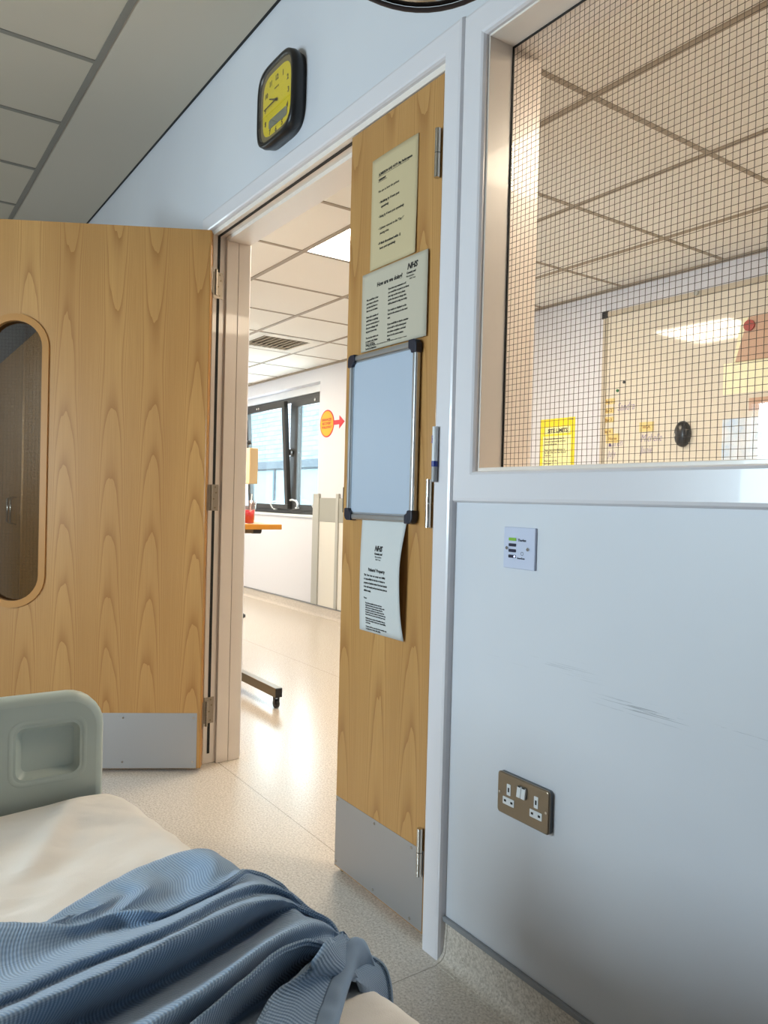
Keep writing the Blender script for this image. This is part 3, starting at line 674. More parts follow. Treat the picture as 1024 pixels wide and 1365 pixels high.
# ------------------------------------------------------------------ corridor far wall: protection, sign
wp_ = empty('wall_protection', (-5.9, YF, .6), 0, 'grey and cream protective panelling beside the corridor window', 'panelling')
pbox('edge_strip', M['grey'], wp_, -6.155, -6.045, YF-.022, YF, .092, 1.108, .004)
pbox('edge_strip', M['grey'], wp_, -5.745, -5.70, YF-.022, YF, .092, 1.108, .004)
pbox('sheet', M['cream'], wp_, -6.045, -5.20, YF-.010, YF, .092, .855, .001)
pbox('crash_rail', mat('grey crash rail', (158, 158, 150), .5), wp_, -6.045, -5.20, YF-.014, YF, .855, 1.07, .002)
sg = empty('wall_sign', (-5.962, YF, 1.742), 0, 'round orange sign with red border and arrow on corridor wall', 'sign')
b = new(); prism(b, [(.124*math.cos(2*math.pi*i/48), .124*math.sin(2*math.pi*i/48)) for i in range(48)], -.003, 0); obj('border', b, M['red'], sg)
b = new(); prism(b, [(.113*math.cos(2*math.pi*i/48), .113*math.sin(2*math.pi*i/48)) for i in range(48)], -.0045, -.003); obj('disc', b, M['orange'], sg)
b = new()
for s_, zz, k in (('ENHANCED', .024, 1.0), ('RECOVERY', -.010, 1.0), ('WALKWAY', -.044, 1.05)): text_into(b, s_, .032, 0, zz, -.0048, align='CENTER', bold=.0012, sx=k)
obj('lettering', b, M['dred'], sg)
b = new(); prism(b, [(.126, -.020), (.215, -.020), (.215, -.058), (.300, 0), (.215, .058), (.215, .020), (.126, .020)], -.003, 0); obj('arrow', b, M['red'], sg)
# ------------------------------------------------------------------ far window, bottom-hung sash tilted in
fw = empty('window_2', (-7.1, 2.43, .92), 0, 'dark grey corridor window with a tilted-open sash', None, None, 'structure'); fl = fw.location
def fbox(name, m, *a, bevel=.003): return pbox(name, m, fw, *a, bevel)
MX0, MX1, FZ0, FZ1 = -6.865, -6.725, .915, 2.072
fbox('header_board', M['white'], FX0, FX1, 2.41, 2.46, FZ1, FW1)
fbox('sill_board', M['white'], FX0-.02, FX1, YF-.018, 2.47, FW0-.022, FW0)
b = new()
for a in ((FX0, FX1, FZ1-.055, FZ1), (FX0, FX1, FZ0-.01, FZ0+.05), (FX0, FX0+.055, FZ0+.05, FZ1-.055), (FX1-.055, FX1, FZ0+.05, FZ1-.055), (MX0, MX1, FZ0+.05, FZ1-.055)): bx(b, a[0]-fl.x, a[1]-fl.x, 0, .06, a[2]-fl.z, a[3]-fl.z)
obj('outer_frame', b, M['dframe'], fw, .003)
b = new()   # fixed-looking right sash
for a in ((MX1-.01, FX1, FZ1-.105, FZ1-.045), (MX1-.01, FX1, FZ0+.03, FZ0+.085), (MX1-.01, MX1+.045, FZ0+.085, FZ1-.105)): bx(b, a[0]-fl.x, a[1]-fl.x, -.02, .0, a[2]-fl.z, a[3]-fl.z)
rs = obj('sash', b, M['dframe'], fw, .003)
fbox('glass', M['pane'], MX1+.03, FX1, .0+2.432, 2.438, FZ0+.07, FZ1-.09)
SA = bpy.data.objects.new('sash', None)
b = new(); SX0, SX1 = -7.72, MX0+.07; sw = SX1-SX0; sh = FZ1-.045-(FZ0+.04)
for a in ((0, sw, sh-.062, sh), (0, sw, 0, .045), (0, .058, .045, sh-.062), (sw-.058, sw, .045, sh-.062)): bx(b, a[0], a[1], -.045, 0, a[2], a[3])
sa = obj('sash', b, M['dframe'], fw, .003); sa.location = (SX0-fl.x, -.004, FZ0+.04-fl.z); sa.rotation_euler = (math.radians(3.6), 0, 0); sa['label'] = 'tilted open sash'
box('glass', M['pane'], sa, .055, sw-.055, -.026, -.02, .04, sh-.06)
b = new()
for xx in (.35, .42): lathe(b, [(.012, 0), (.012, .004), (.006, .005)], (0, 0, 0), 16)
bmesh.ops.rotate(b, verts=b.verts[:], cent=(0, 0, 0), matrix=Matrix.Rotation(math.radians(90), 3, 'X'))
for i, v in enumerate(b.verts): v.co += Vector((.30 if i < len(b.verts)//2 else .345, -.045, sh-.03))
obj('lock', b, M['chrome'], sa)
b = new(); cyl(b, (-6.33-fl.x, -.02, FZ1-.07-fl.z), (-6.33-fl.x, -.026, FZ1-.07-fl.z), .014, 16); obj('lock', b, M['chrome'], rs)
b = new(); cyl(b, (MX0+.055-fl.x, -.002, 1.52-fl.z), (MX0+.055-fl.x, -.035, 1.52-fl.z), .042, 24, .034); cyl(b, (MX0+.0-fl.x, -.03, 1.53-fl.z), (MX0+.055-fl.x, -.03, 1.52-fl.z), .02, 16); obj('restrictor', b, M['chrome'], fw)
def hook(parent, x, z, s):
    b = new(); tube(b, [(x, -.03, z), (x-s*.03, -.05, z+.015), (x-s*.05, -.06, z+.045), (x-s*.02, -.06, z+.07), (x+s*.07, -.055, z+.08), (x+s*.12, -.05, z+.075)], .009, 8); lathe(b, [(.022, 0), (.022, .012)], (x, -.03, z-.006), 14)
    return obj('handle', b, M['white'], parent)
hook(fw, -7.10-fl.x, .945-fl.z, 1); hook(fw, -6.62-fl.x, .965-fl.z, -1); hook(fw, -6.22-fl.x, .95-fl.z, 1)
# ------------------------------------------------------------------ outside: brick building across the yard
bd = empty('building', (-13, 7.4, FZ), 0, 'pale brick building seen outside the corridor window', 'building')
box('brick_wall', M['brick'], bd, -9, 10, 0, .3, 1.98, 6.5)
box('lintel_band', M['fframe'], bd, -9, 10, -.12, .3, 1.80, 1.98)
box('base_wall', M['brick'], bd, -9, 10, 0, .3, -.1, .40)
for k in range(8):
    f = box('window', M['fframe'], bd, -8.9+k*2.35, -8.9+k*2.35+2.3, .02, .2, .40, 1.80)
    box('pane', M['fpane'], f, -8.82+k*2.35, -8.9+k*2.35+1.1, 0, .02, .46, 1.76); box('pane', M['fpane'], f, -8.9+k*2.35+1.16, -8.9+k*2.35+2.24, 0, .02, .46, 1.76)
g = box('ground', mat('grey yard paving', (150, 150, 146), .9), None, -30, 8, YF+.25, 7.4, FZ-.2, FZ-.1); tag(g, 'grey paved yard outside', None, None, 'structure')
# ------------------------------------------------------------------ far whiteboard and things on it (seen through wired glass)
fb = empty('whiteboard', (-2.2, YF, 1.6), 0, 'large glossy whiteboard on far wall behind the wired glass', 'whiteboard')
pbox('surface', M['wbfar'], fb, -2.84, -.45, YF-.018, YF, .96, 2.135, 0)
b = new(); q = fb.location
for a in ((-2.855, -2.825, .95, 2.15), (-.46, -.43, .95, 2.15), (-2.825, -.46, .95, .975), (-2.825, -.46, 2.122, 2.15)): bx(b, a[0]-q.x, a[1]-q.x, -.026, 0, a[2]-q.z, a[3]-q.z)
obj('frame', b, mat('cream grey board frame', (190, 178, 158), .4), fb, .003)
for xx, zz in ((-2.845, 2.135), (-.44, 2.135), (-2.845, .96), (-.44, .96)): pbox('corner_cap', M['blackp'], fb, xx-.02, xx+.02, YF-.029, YF, zz-.022, zz+.022, .006, 3)
b = new(); cyl(b, (-2.27-q.x, -.04, 2.137-q.z), (-2.27-q.x, -.026, 2.137-q.z), .012, 12); obj('clip', b, M['grey'], fb)
yb_ = YF-.0185
for s_, sz, x, z in (('Sandra', .062, -2.745, 1.588), ('Karen', .058, -2.80, 1.392), ('July', .052, -2.80, 1.335), ('Michelle', .058, -2.585, 1.408), ('Junie', .058, -2.585, 1.345)):
    b = new(); text_into(b, s_, sz, x-q.x, z-q.z, -.0192, shear=.25, sx=.68, bold=-.0006); obj('handwritten_name', b, M['hw'], fb)
strips = [(-2.800, 1.645), (-2.803, 1.594), (-2.802, 1.543), (-2.808, 1.478), (-2.77, 1.437), (-2.55, 1.487)]
for i, (x, z) in enumerate(strips):
    lab = ['topmost pale yellow strip at left edge of far whiteboard', 'second pale yellow strip down on far whiteboard', 'third pale yellow strip down on far whiteboard', 'fourth pale yellow strip down on far whiteboard', 'pale yellow strip above the handwritten name Karen', 'pale yellow strip above the handwritten name Michelle'][i]
    st = empty('magnetic_strip', (x, yb_, z), 0, lab, 'label', 'pale yellow strips on the far whiteboard')
    hw_ = .038 if i < 4 else .045
    box('card', M['tan'], st, -hw_, hw_, -.002, 0, -.016 if i < 4 else -.026, .016 if i < 4 else .026, 0)
    b = new(); text_into(b, ('Bay 1', 'Bay 2', 'Bay 3', 'Bay 4', 'Nurse', 'HCA')[i], .022, 0, -.008, -.0024, align='CENTER', bold=.0008); obj('lettering', b, mat('ochre ink', (150, 112, 50), .7), st)
for i, (x, z, nm, m_) in enumerate(((-2.702, 1.742, 'small black magnet dot above the whiteboard name Sandra', M['blackp']), (-2.745, 1.700, 'small green magnet near the whiteboard left edge', mat('green magnet', (30, 110, 60), .4)))):
    b = new(); cyl(b, (0, 0, 0), (0, -.006, 0), .008, 14); o = obj('magnet', b, m_, None, loc=(x, yb_, z)); tag(o, nm, 'magnet')
er = empty('board_eraser', (-2.325, yb_, 1.435), 0, 'black oval magnetic eraser on the far whiteboard', 'eraser')
b = new(); prof = [(.0435, 0), (.046, .010), (.044, .024), (.034, .036), (.015, .042), (.001, .043)]
lathe(b, prof, n=36)
for v in b.verts: x, y, z = v.co; v.co = (x*.95, -z, y*1.45)
obj('body', b, M['blackp'], er)
b = new(); lathe(b, [(.020, 0), (.019, .004), (.006, .006)], n=28)
for v in b.verts: x, y, z = v.co; v.co = (x*.7-.022, -z-.033+abs(y)*.25, y*1.7-.004)
o = obj('grip', b, mat('silver grey grip', (190, 184, 172), .3), er)
# flat coloured slabs and rectangles on the board
pd = empty('reflection_slab', (-1.95, yb_, 1.865), 0, 'brown reflection built as a slab, with a red disc on the far whiteboard', 'reflection')  # a reflection in the board, built as a slanted brown slab
b = new(); prism(b, [(-.104, -.102), (.16, -.102), (.205, .102), (-.045, .102)], -.014, 0); obj('brown_reflection', b, M['pinkp'], pd, .002)
b = new(); prism(b, [(-.118, -.102), (-.104, -.102), (-.045, .102), (-.075, .102)], -.012, 0); obj('cream_reflection', b, M['creamc'], pd)
b = new(); cyl(b, (0, 0, 0), (0, -.010, 0), .026, 24); o = obj('magnet', b, M['redm'], None, loc=(-1.985, yb_-.0143, 1.925)); tag(o, 'round red disc on the brown reflection slab', 'magnet')
o = box('card', M['creamc'], None, -2.118, -1.74, yb_-.003, yb_, 1.612, 1.762); tag(o, 'blank pale cream rectangle below the brown slab', 'card')
o = box('card', M['pinkp'], None, -1.985, -1.74, yb_-.002, yb_, 1.525, 1.585); tag(o, 'narrow brown rectangle between the cream and pale blue ones', 'card')
o = box('window_reflection', M['window_reflection'], None, -2.115, -1.70, yb_-.003, yb_, 1.20, 1.494); tag(o, 'painted window reflection, white and pale blue, low on the far whiteboard', 'window_reflection')  # panel coloured to stand for a window mirrored in the board
yn = empty('yellow_notice', (-3.198, YF, 1.432), 0, 'yellow framed notice on far wall behind the wired glass', 'notice')
box('card', M['ynote'], yn, -.138, .138, -.003, .0006, -.195, .150)
box('print_area', M['ynote2'], yn, -.112, .112, -.0042, -.003, -.135, .045); box('heading_area', M['ynote2'], yn, -.098, .105, -.0042, -.003, .058, .098)
b = new(); text_into(b, 'SITE LIMITS', .032, .005, .066, -.0046, align='CENTER', bold=.0012); obj('heading', b, M['ink'], yn); b = new()
z = .024
for ln in ('Please keep this area clear of', 'beds and equipment at all times', 'Notes trolley only', '', 'Please return the telephone to', 'the desk when you have finished', 'Thank you', '', 'Ward team and the', 'ward clerk'):
    if ln: text_into(b, ln, .0145, -.100, z, -.0046, bold=.0003, sx=.93)
    z -= .0168
obj('lettering', b, M['ink'], yn)
b = new(); bx(b, .095, .125, -.006, -.003, .136, .142); obj('pin', b, M['bronze'], yn)
# ------------------------------------------------------------------ overbed table and what stands there
tb = empty('overbed_table', (-3.9, .62, FZ), 0, 'wheeled overbed table with orange wood top beyond the doorway', 'table')
box('table_top', M['table'], tb, -.42, .45, -.40, .0, .910, .936, .003)
box('top_rail', M['bronze'], tb, .18, .22, -.38, -.05, .880, .910, .002)
b = new(); cyl(b, (.20, -.05, .894), (.20, .0, .894), .017, 20); obj('knob', b, M['blackp'], tb, .002)
box('foot', M['bronze'], tb, -.40, .452, -.018, .020, .058, .106, .002)
box('foot_cap', M['blackp'], tb, .452, .458, -.017, .019, .059, .105, .001)
box('foot', M['bronze'], tb, -.40, .452, -.40, -.36, .058, .106, .002)
box('cross_bar', M['bronze'], tb, -.44, -.40, -.40, .020, .058, .106, .002)
box('column', M['bronze'], tb, -.445, -.395, -.22, -.16, .106, .910, .002)
for x, y in ((.43, 0), (-.37, 0), (.43, -.38), (-.37, -.38)):
    b = new(); cyl(b, (x, y-.010, .024), (x, y+.010, .024), .0235, 24); o = obj('castor', b, M['blackp'], tb, .003)
    b = new(); bx(b, x-.010, x+.010, y-.014, y-.011, .02, .058); bx(b, x-.010, x+.010, y+.011, y+.014, .02, .058); bx(b, x-.010, x+.010, y-.014, y+.014, .052, .058); obj('fork', b, M['blackp'], o)
cu = empty('drinking_cup', (-3.553, .48, .936+FZ), 0, 'clear plastic cup of red drink on the overbed table', 'cup')
b = new(); lathe(b, [(.030, 0), (.040, .118)], n=28)
top = [f for f in b.faces if len(f.verts) > 4 and f.calc_center_median().z > .1]; bmesh.ops.delete(b, geom=top, context='FACES_ONLY'); o = obj('beaker', b, M['clear'], cu); s = o.modifiers.new('t', 'SOLIDIFY'); s.thickness = .0015
b = new(); lathe(b, [(.027, .003), (.034, .070)], n=28); obj('drink', b, M['drink'], cu)
b = new(); tube(b, [(.01, 0, .01), (.03, 0, .10), (.038, 0, .15)], .003, 8); obj('straw', b, M['white'], cu)
# cream box on a stand by the far window
cs = empty('equipment_stand', (-6.03, 1.6, FZ), 0, 'cream box on a slim dark stand in front of corridor window', 'stand')
box('box_casing', M['beige'], cs, -.12, .112, -.04, .04, 1.184, 1.488, .006)
b = new(); cyl(b, (-.30, 0, .03), (-.30, 0, 1.62), .014, 16); cyl(b, (-.30, 0, 1.3), (-.11, 0, 1.3), .012, 12); obj('pole', b, M['dframe'], cs)
b = new(); tube(b, [(-.30, 0, 1.60), (-.03, -.02, 1.56), (.05, -.02, 1.525)], .010, 8); tube(b, [(.03, -.02, 1.55), (.075, -.02, 1.55), (.08, -.02, 1.52)], .008, 8); obj('hook', b, M['blackp'], cs)
b = new(); lathe(b, [(.13, 0), (.13, .02), (.10, .035), (.02, .045)], (-.30, 0, 0), 32)
obj('base', b, M['blackp'], cs)
# cupboard behind the open leaf, glimpsed through its glass
cb = empty('cupboard', (-4.30, -.24, FZ), 0, 'brown wooden cupboard glimpsed through the door glass', 'cupboard')
box('body', M['cup'], cb, -.80, .80, -.22, .22, 0, 1.83, .002)
for s in (-1, 1):
    d_ = box('door', M['cup'], cb, min(s*.005, s*.795), max(s*.005, s*.795), -.242, -.222, .08, 1.80, .002)
    b = new(); tube(b, [(s*.05, -.243, .90), (s*.05, -.268, .91), (s*.05, -.268, 1.03), (s*.05, -.243, 1.04)], .005, 8); obj('handle', b, M['chrome'], d_)
# ------------------------------------------------------------------ bed
bed = empty('hospital_bed', (-.35, -1.16, FZ), 0, 'hospital bed with grey-green moulded footboard', 'bed')
bl = bed.location
FBX = -1.405   # front face of the footboard (towards the mattress)
YR_, YL_ = -.770, -1.60; ZB, ZTOP = .36, .703
b = new()
def fbring(x, y0, y1, z0, z1, r, n=7):
    pts = []
    for cy, cz, a in ((y1-r, z1-r, 0), (y0+r, z1-r, 90), (y0+r*.5, z0+r*.5, 180), (y1-r*.5, z0+r*.5, 270)):
        rr = r if a < 180 else r*.5
        for i in range(n+1):
            t = math.radians(a+90*i/n); pts.append(b.verts.new((x-bl.x, cy+rr*math.cos(t)-bl.y, cz+rr*math.sin(t)-bl.z)))
    return pts
rings = [fbring(FBX-.040, YL_+.012, YR_-.012, ZB+.012, ZTOP-.012, .05), fbring(FBX-.030, YL_, YR_, ZB, ZTOP, .062), fbring(FBX-.010, YL_, YR_, ZB, ZTOP, .062), fbring(FBX-.002, YL_+.006, YR_-.006, ZB+.006, ZTOP-.006, .057), fbring(FBX, YL_+.014, YR_-.014, ZB+.014, ZTOP-.014, .05)]
for A, B in zip(rings, rings[1:]): loft(b, A, B)
b.faces.new(rings[0])
# front with three recessed hand pockets
outer = rings[-1]
pk = [(-.916, -.812, .562, .652), (-1.30, -1.07, .562, .652), (-1.56, -1.455, .562, .652)]
fb_o = obj('footboard', b, M['foot'], bed)
outl = []
o_pts = []
r = .05
for cy, cz, a, rr in ((YR_-.014-r, ZTOP-.014-r, 0, r), (YL_+.014+r, ZTOP-.014-r, 90, r), (YL_+.014+r*.5, ZB+.014+r*.5, 180, r*.5), (YR_-.014-r*.5, ZB+.014+r*.5, 270, r*.5)):
    for i in range(8):
        t = math.radians(a+90*i/7); o_pts.append((cy+rr*math.cos(t), cz+rr*math.sin(t)))
me = shape([o_pts]+[rrect(y0, y1, z0, z1, .016) for y0, y1, z0, z1 in pk], -.001, .001)
# stand it in the y,z plane facing +x
me.transform(Matrix(((0, 1, 0, FBX-.001-bl.x), (1, 0, 0, -bl.y), (0, 0, 1, -bl.z), (0, 0, 0, 1))))
obj('front_face', me, M['foot'], fb_o)
b = new()
def yzring(x, y0, y1, z0, z1, r): return [b.verts.new((x-bl.x, y-bl.y, z-bl.z)) for y, z in rrect(y0, y1, z0, z1, r)]
b.free()
for y0, y1, z0, z1 in pk:
    b = new(); R0 = yzring(FBX+.0003, y0-.012, y1+.012, z0-.012, z1+.012, .024); R1 = yzring(FBX+.0015, y0-.006, y1+.006, z0-.006, z1+.006, .02); R2 = yzring(FBX-.004, y0+.001, y1-.001, z0+.001, z1-.001, .014); R3 = yzring(FBX-.020, y0+.012, y1-.006, z0+.008, z1-.010, .010)
    loft(b, R0, R1); loft(b, R1, R2); loft(b, R2, R3); b.faces.new(R3)
    obj('hand_pocket', b, M['foot'], fb_o)
MX_0, MX_1, MY0, MY1, MZ = -1.385, .62, -1.56, -.735, .515
pbox('mattress', mat('blue mattress cover', (60, 84, 120), .5), bed, MX_0+.01, MX_1, MY0+.02, MY1-.02, .37, MZ-.012, .03, 4)
pbox('bed_deck', mat('grey bed deck', (150, 154, 156), .5), bed, MX_0-.01, MX_1+.03, MY0+.04, MY1-.04, .33, .37, .005)
b = new()
for yy in (MY0+.12, MY1-.12): bx(b, MX_0+.05-bl.x, MX_1-.02-bl.x, yy-.03-bl.y, yy+.03-bl.y, .27-bl.z, .33-bl.z)
for xx in (-1.2, .45): bx(b, xx-.03-bl.x, xx+.03-bl.x, MY0+.09-bl.y, MY1-.09-bl.y, .2-bl.z, .27-bl.z)
obj('under_frame', b, mat('grey painted bed frame', (132, 138, 142), .4), bed, .003)
for xx in (-1.2, .45):
    for yy in (MY0+.12, MY1-.12):
        b = new(); bx(b, xx-.025-bl.x, xx+.025-bl.x, yy-.025-bl.y, yy+.025-bl.y, .12-bl.z, .2-bl.z); o = obj('leg', b, M['grey'], bed, .003)
        b = new(); cyl(b, (xx-bl.x, yy-.018-bl.y, .0565), (xx-bl.x, yy+.018-bl.y, .0565), .056, 28); bx(b, xx-.02-bl.x, xx+.02-bl.x, yy-.024-bl.y, yy-.020-bl.y, .05, .134); bx(b, xx-.02-bl.x, xx+.02-bl.x, yy+.020-bl.y, yy+.024-bl.y, .05, .134); obj('castor', b, M['blackp'], o, .003)
# sheet over the mattress
def sst(a, b_, t): t = max(0, min(1, (t-a)/(b_-a))); return t*t*(3-2*t)
def edge_y(x): return -.738+.102*max(0, min(1, (x+1.385)/.75))**.7
def sheet_pt(x, s):     # s: distance across from the far left side; folds down past both edges
    e = edge_y(x); Wd = e-(-1.57); R = .045
    flat = Wd-2*R; arc = R*math.pi/2
    def side(d):
        if d < arc: a = d/R; return R*math.sin(a), -R*(1-math.cos(a))
        return R, -R-(d-arc)
    if s < 0: dx, dz = side(-s); return -1.57+R-dx, dz
    if s > flat: dx, dz = side(s-flat); return e-R+dx, dz
    return -1.57+R+s, 0
b = new(); NX, NS = 230, 170; g = []
for i in range(NX+1):
    x = MX_0+.004+(MX_1-.0-MX_0)*i/NX; row = []; e = edge_y(x); flat = e+1.57-.09; tot = flat+.50
    for j in range(NS+1):
        s = -.20+(flat+.42)*j/NS; y, dz = sheet_pt(x, s); z = .519+dz
        n1 = noise.noise(Vector((x*7, y*4+x*3, .3))); n2 = noise.noise(Vector((x*24-y*9, y*15+x*13, 2.1))); n3 = noise.noise(Vector((x*48-y*20, y*30+x*26, 5.1)))
        w_ = sst(-1.39, -1.3, x)
        dn = -.002+.005*n1+.0050*n2*w_+.0010*n3
        # soft ridge running from the foot corner
        rd = math.exp(-((y+.86+(x+1.30)*.55)/.022)**2)*sst(-1.40, -1.33, x)*(1-sst(-1.25, -1.08, x)); dn += .010*rd
        pf = math.exp(-((x+1.33)/.05)**2-((y+.82)/.09)**2); dn += .012*pf
        if dz < -.04: y += dn*2+.012*noise.noise(Vector((x*9, z*2, 7))); row.append(b.verts.new((x-bl.x, y-bl.y, z-bl.z)))
        else: row.append(b.verts.new((x-bl.x, y-bl.y, z+dn-bl.z)))
    g.append(row)
for i in range(NX):
    for j in range(NS): b.faces.new((g[i][j], g[i+1][j], g[i+1][j+1], g[i][j+1])).smooth = True
sh_ = obj('bed_sheet', b, M['sheet']); sh_.location = bl; tag(sh_, 'creased white sheet stretched over the mattress', 'sheet')
# blanket
ROWS=[[[-0.949,-0.9854,0.531],[-0.9861,-0.9446,0.531],[-1.0212,-0.8945,0.531],[-1.0494,-0.839,0.532],[-1.0635,-0.7826,0.535],[-1.0607,-0.7451,0.54],[-1.0431,-0.7236,0.545],[-1.042,-0.7032,0.535]],[[-0.9494,-0.9893,0.532],[-0.9655,-0.9485,0.531],[-0.9817,-0.8991,0.531],[-0.9781,-0.8811,0.537],[-0.9933,-0.8496,0.531],[-0.976,-0.826,0.543],[-0.991,-0.7909,0.534],[-0.995,-0.7582,0.537],[-0.9744,-0.7344,0.555],[-0.983,-0.7086,0.545]],[[-1.0051,-1.0408,0.531],[-0.9843,-0.9961,0.531],[-0.9605,-0.9494,0.531],[-0.9421,-0.9084,0.532],[-0.9461,-0.8748,0.533],[-0.9326,-0.8439,0.534],[-0.9189,-0.8154,0.534],[-0.9206,-0.779,0.54],[-0.926,-0.7383,0.55],[-0.9429,-0.7118,0.552]],[[-0.9531,-1.0462,0.575],[-0.9327,-1.0039,0.573],[-0.9104,-0.9611,0.57],[-0.8904,-0.9253,0.568],[-0.8907,-0.8921,0.572],[-0.8719,-0.8633,0.575],[-0.864,-0.8393,0.57],[-0.87,-0.7988,0.572],[-0.871,-0.7621,0.58],[-0.887,-0.7299,0.58],[-0.9061,-0.7104,0.565]],[[-0.8753,-1.0529,0.556],[-0.8646,-1.0129,0.556],[-0.8668,-0.9802,0.556],[-0.8798,-0.9355,0.555],[-0.8803,-0.8946,0.555],[-0.8642,-0.8653,0.56],[-0.8641,-0.8302,0.562],[-0.8686,-0.7822,0.568],[-0.8768,-0.7414,0.572],[-0.8981,-0.7087,0.562]],[[-0.7633,-1.0635,0.588],[-0.768,-1.0267,0.59],[-0.778,-0.9928,0.59],[-0.7842,-0.9573,0.592],[-0.7818,-0.9142,0.597],[-0.7862,-0.8579,0.6],[-0.8053,-0.7902,0.602],[-0.8119,-0.745,0.6],[-0.8049,-0.7115,0.585],[-0.8119,-0.6888,0.56]],[[-0.7607,-1.0635,0.576],[-0.7685,-1.0264,0.577],[-0.7749,-0.9932,0.578],[-0.777,-0.9587,0.582],[-0.7781,-0.915,0.586],[-0.7797,-0.8599,0.59],[-0.8,-0.7922,0.592],[-0.8101,-0.7407,0.588],[-0.8066,-0.7073,0.574],[-0.8134,-0.6868,0.555]],[[-0.7063,-1.0689,0.604],[-0.7114,-1.0347,0.606],[-0.7102,-0.9867,0.612],[-0.71,-0.9412,0.618],[-0.7221,-0.888,0.62],[-0.7414,-0.8258,0.618],[-0.7588,-0.7748,0.61],[-0.7695,-0.7369,0.598],[-0.7966,-0.6981,0.565]],[[-0.6998,-1.0472,0.585],[-0.7117,-1.0106,0.585],[-0.7205,-0.9582,0.588],[-0.7269,-0.9078,0.59],[-0.7389,-0.8545,0.592],[-0.756,-0.8021,0.592],[-0.7723,-0.7588,0.59],[-0.7854,-0.7234,0.58],[-0.8039,-0.6909,0.555]],[[-0.7308,-1.0311,0.546],[-0.7421,-0.9921,0.546],[-0.7561,-0.9418,0.546],[-0.7679,-0.8867,0.547],[-0.7835,-0.8285,0.548],[-0.8014,-0.7723,0.55],[-0.804,-0.7332,0.56],[-0.7956,-0.7098,0.567],[-0.8033,-0.6891,0.552]],[[-0.684,-1.015,0.566],[-0.6927,-0.9833,0.566],[-0.6971,-0.9371,0.57],[-0.7046,-0.8855,0.574],[-0.7125,-0.8327,0.58],[-0.7333,-0.7816,0.583],[-0.75,-0.737,0.583],[-0.7713,-0.7089,0.57],[-0.7897,-0.6893,0.552]],[[-0.6154,-0.9835,0.6],[-0.625,-0.9576,0.602],[-0.6361,-0.9243,0.605],[-0.6496,-0.8675,0.61],[-0.6773,-0.8006,0.612],[-0.6962,-0.7505,0.606],[-0.7122,-0.7154,0.592],[-0.7312,-0.6818,0.56]],[[-0.6232,-0.9453,0.57],[-0.6453,-0.916,0.57],[-0.6627,-0.8773,0.572],[-0.6778,-0.826,0.576],[-0.6933,-0.7836,0.58],[-0.7016,-0.7487,0.582],[-0.7111,-0.7156,0.576],[-0.7266,-0.6835,0.555]],[[-0.5822,-0.9462,0.594],[-0.6057,-0.9202,0.596],[-0.6267,-0.8943,0.598],[-0.6463,-0.8362,0.606],[-0.6633,-0.7935,0.61],[-0.6717,-0.762,0.605],[-0.6785,-0.7348,0.59],[-0.7096,-0.6969,0.56]],[[-0.6054,-0.9132,0.565],[-0.6298,-0.8876,0.565],[-0.6483,-0.8627,0.568],[-0.6692,-0.8116,0.572],[-0.6856,-0.7703,0.575],[-0.6877,-0.7455,0.58],[-0.6863,-0.7282,0.58],[-0.712,-0.6933,0.556]],[[-0.6285,-0.8896,0.54],[-0.6545,-0.8632,0.54],[-0.6789,-0.8325,0.54],[-0.6929,-0.7913,0.541],[-0.7024,-0.7545,0.545],[-0.7,-0.7326,0.555],[-0.6945,-0.7156,0.567],[-0.7098,-0.6908,0.558]],[[-0.5733,-0.8871,0.575],[-0.5995,-0.8623,0.577],[-0.6289,-0.8308,0.58],[-0.6466,-0.8061,0.584],[-0.647,-0.78,0.588],[-0.6473,-0.7581,0.594],[-0.6585,-0.7377,0.597],[-0.6849,-0.7029,0.58]],[[-0.5735,-0.8565,0.562],[-0.5954,-0.8339,0.565],[-0.6222,-0.803,0.568],[-0.6399,-0.7751,0.571],[-0.6535,-0.7488,0.574],[-0.6653,-0.7278,0.581],[-0.6741,-0.7126,0.586],[-0.6942,-0.6892,0.572]],[[-0.5652,-0.8215,0.556],[-0.5906,-0.8002,0.558],[-0.6168,-0.7769,0.56],[-0.643,-0.7511,0.563],[-0.6614,-0.7298,0.568],[-0.6735,-0.7154,0.576],[-0.6799,-0.7071,0.583],[-0.6948,-0.6849,0.572]]]
HEM=[[-0.5574,-0.8022,0.553],[-0.5803,-0.7827,0.554],[-0.6079,-0.7598,0.556],[-0.6365,-0.7322,0.56],[-0.6562,-0.7119,0.564],[-0.6707,-0.6973,0.57],[-0.6846,-0.6837,0.575],[-0.6972,-0.6673,0.562]]
UNDER=[[-0.5759,-0.7879,0.535],[-0.6008,-0.7668,0.535],[-0.6318,-0.7414,0.535],[-0.6663,-0.7103,0.535],[-0.688,-0.6881,0.535],[-0.6971,-0.6725,0.535],[-0.7037,-0.6527,0.525],[-0.7046,-0.6411,0.505]]
def cr(p0, p1, p2, p3, t):
    return .5*((2*p1)+(-p0+p2)*t+(2*p0-5*p1+4*p2-p3)*t*t+(-p0+3*p1-3*p2+p3)*t*t*t)
def smooth_line(P, per=8):
    P = [Vector(p) for p in P]; Q = [P[0]*2-P[1]]+P+[P[-1]*2-P[-2]]; out = []
    for i in range(1, len(Q)-2):
        for k in range(per): out.append(cr(Q[i-1], Q[i], Q[i+1], Q[i+2], k/per))
    out.append(P[-1]); return out
def resample(P, n):
    L_ = [0]
    for a, b_ in zip(P, P[1:]): L_.append(L_[-1]+(b_-a).length)
    out = []; j = 0
    for i in range(n):
        t = L_[-1]*i/(n-1)
        while j < len(L_)-2 and L_[j+1] < t: j += 1
        out.append(P[j].lerp(P[j+1], (t-L_[j])/max(1e-9, L_[j+1]-L_[j])))
    return out, L_[-1]
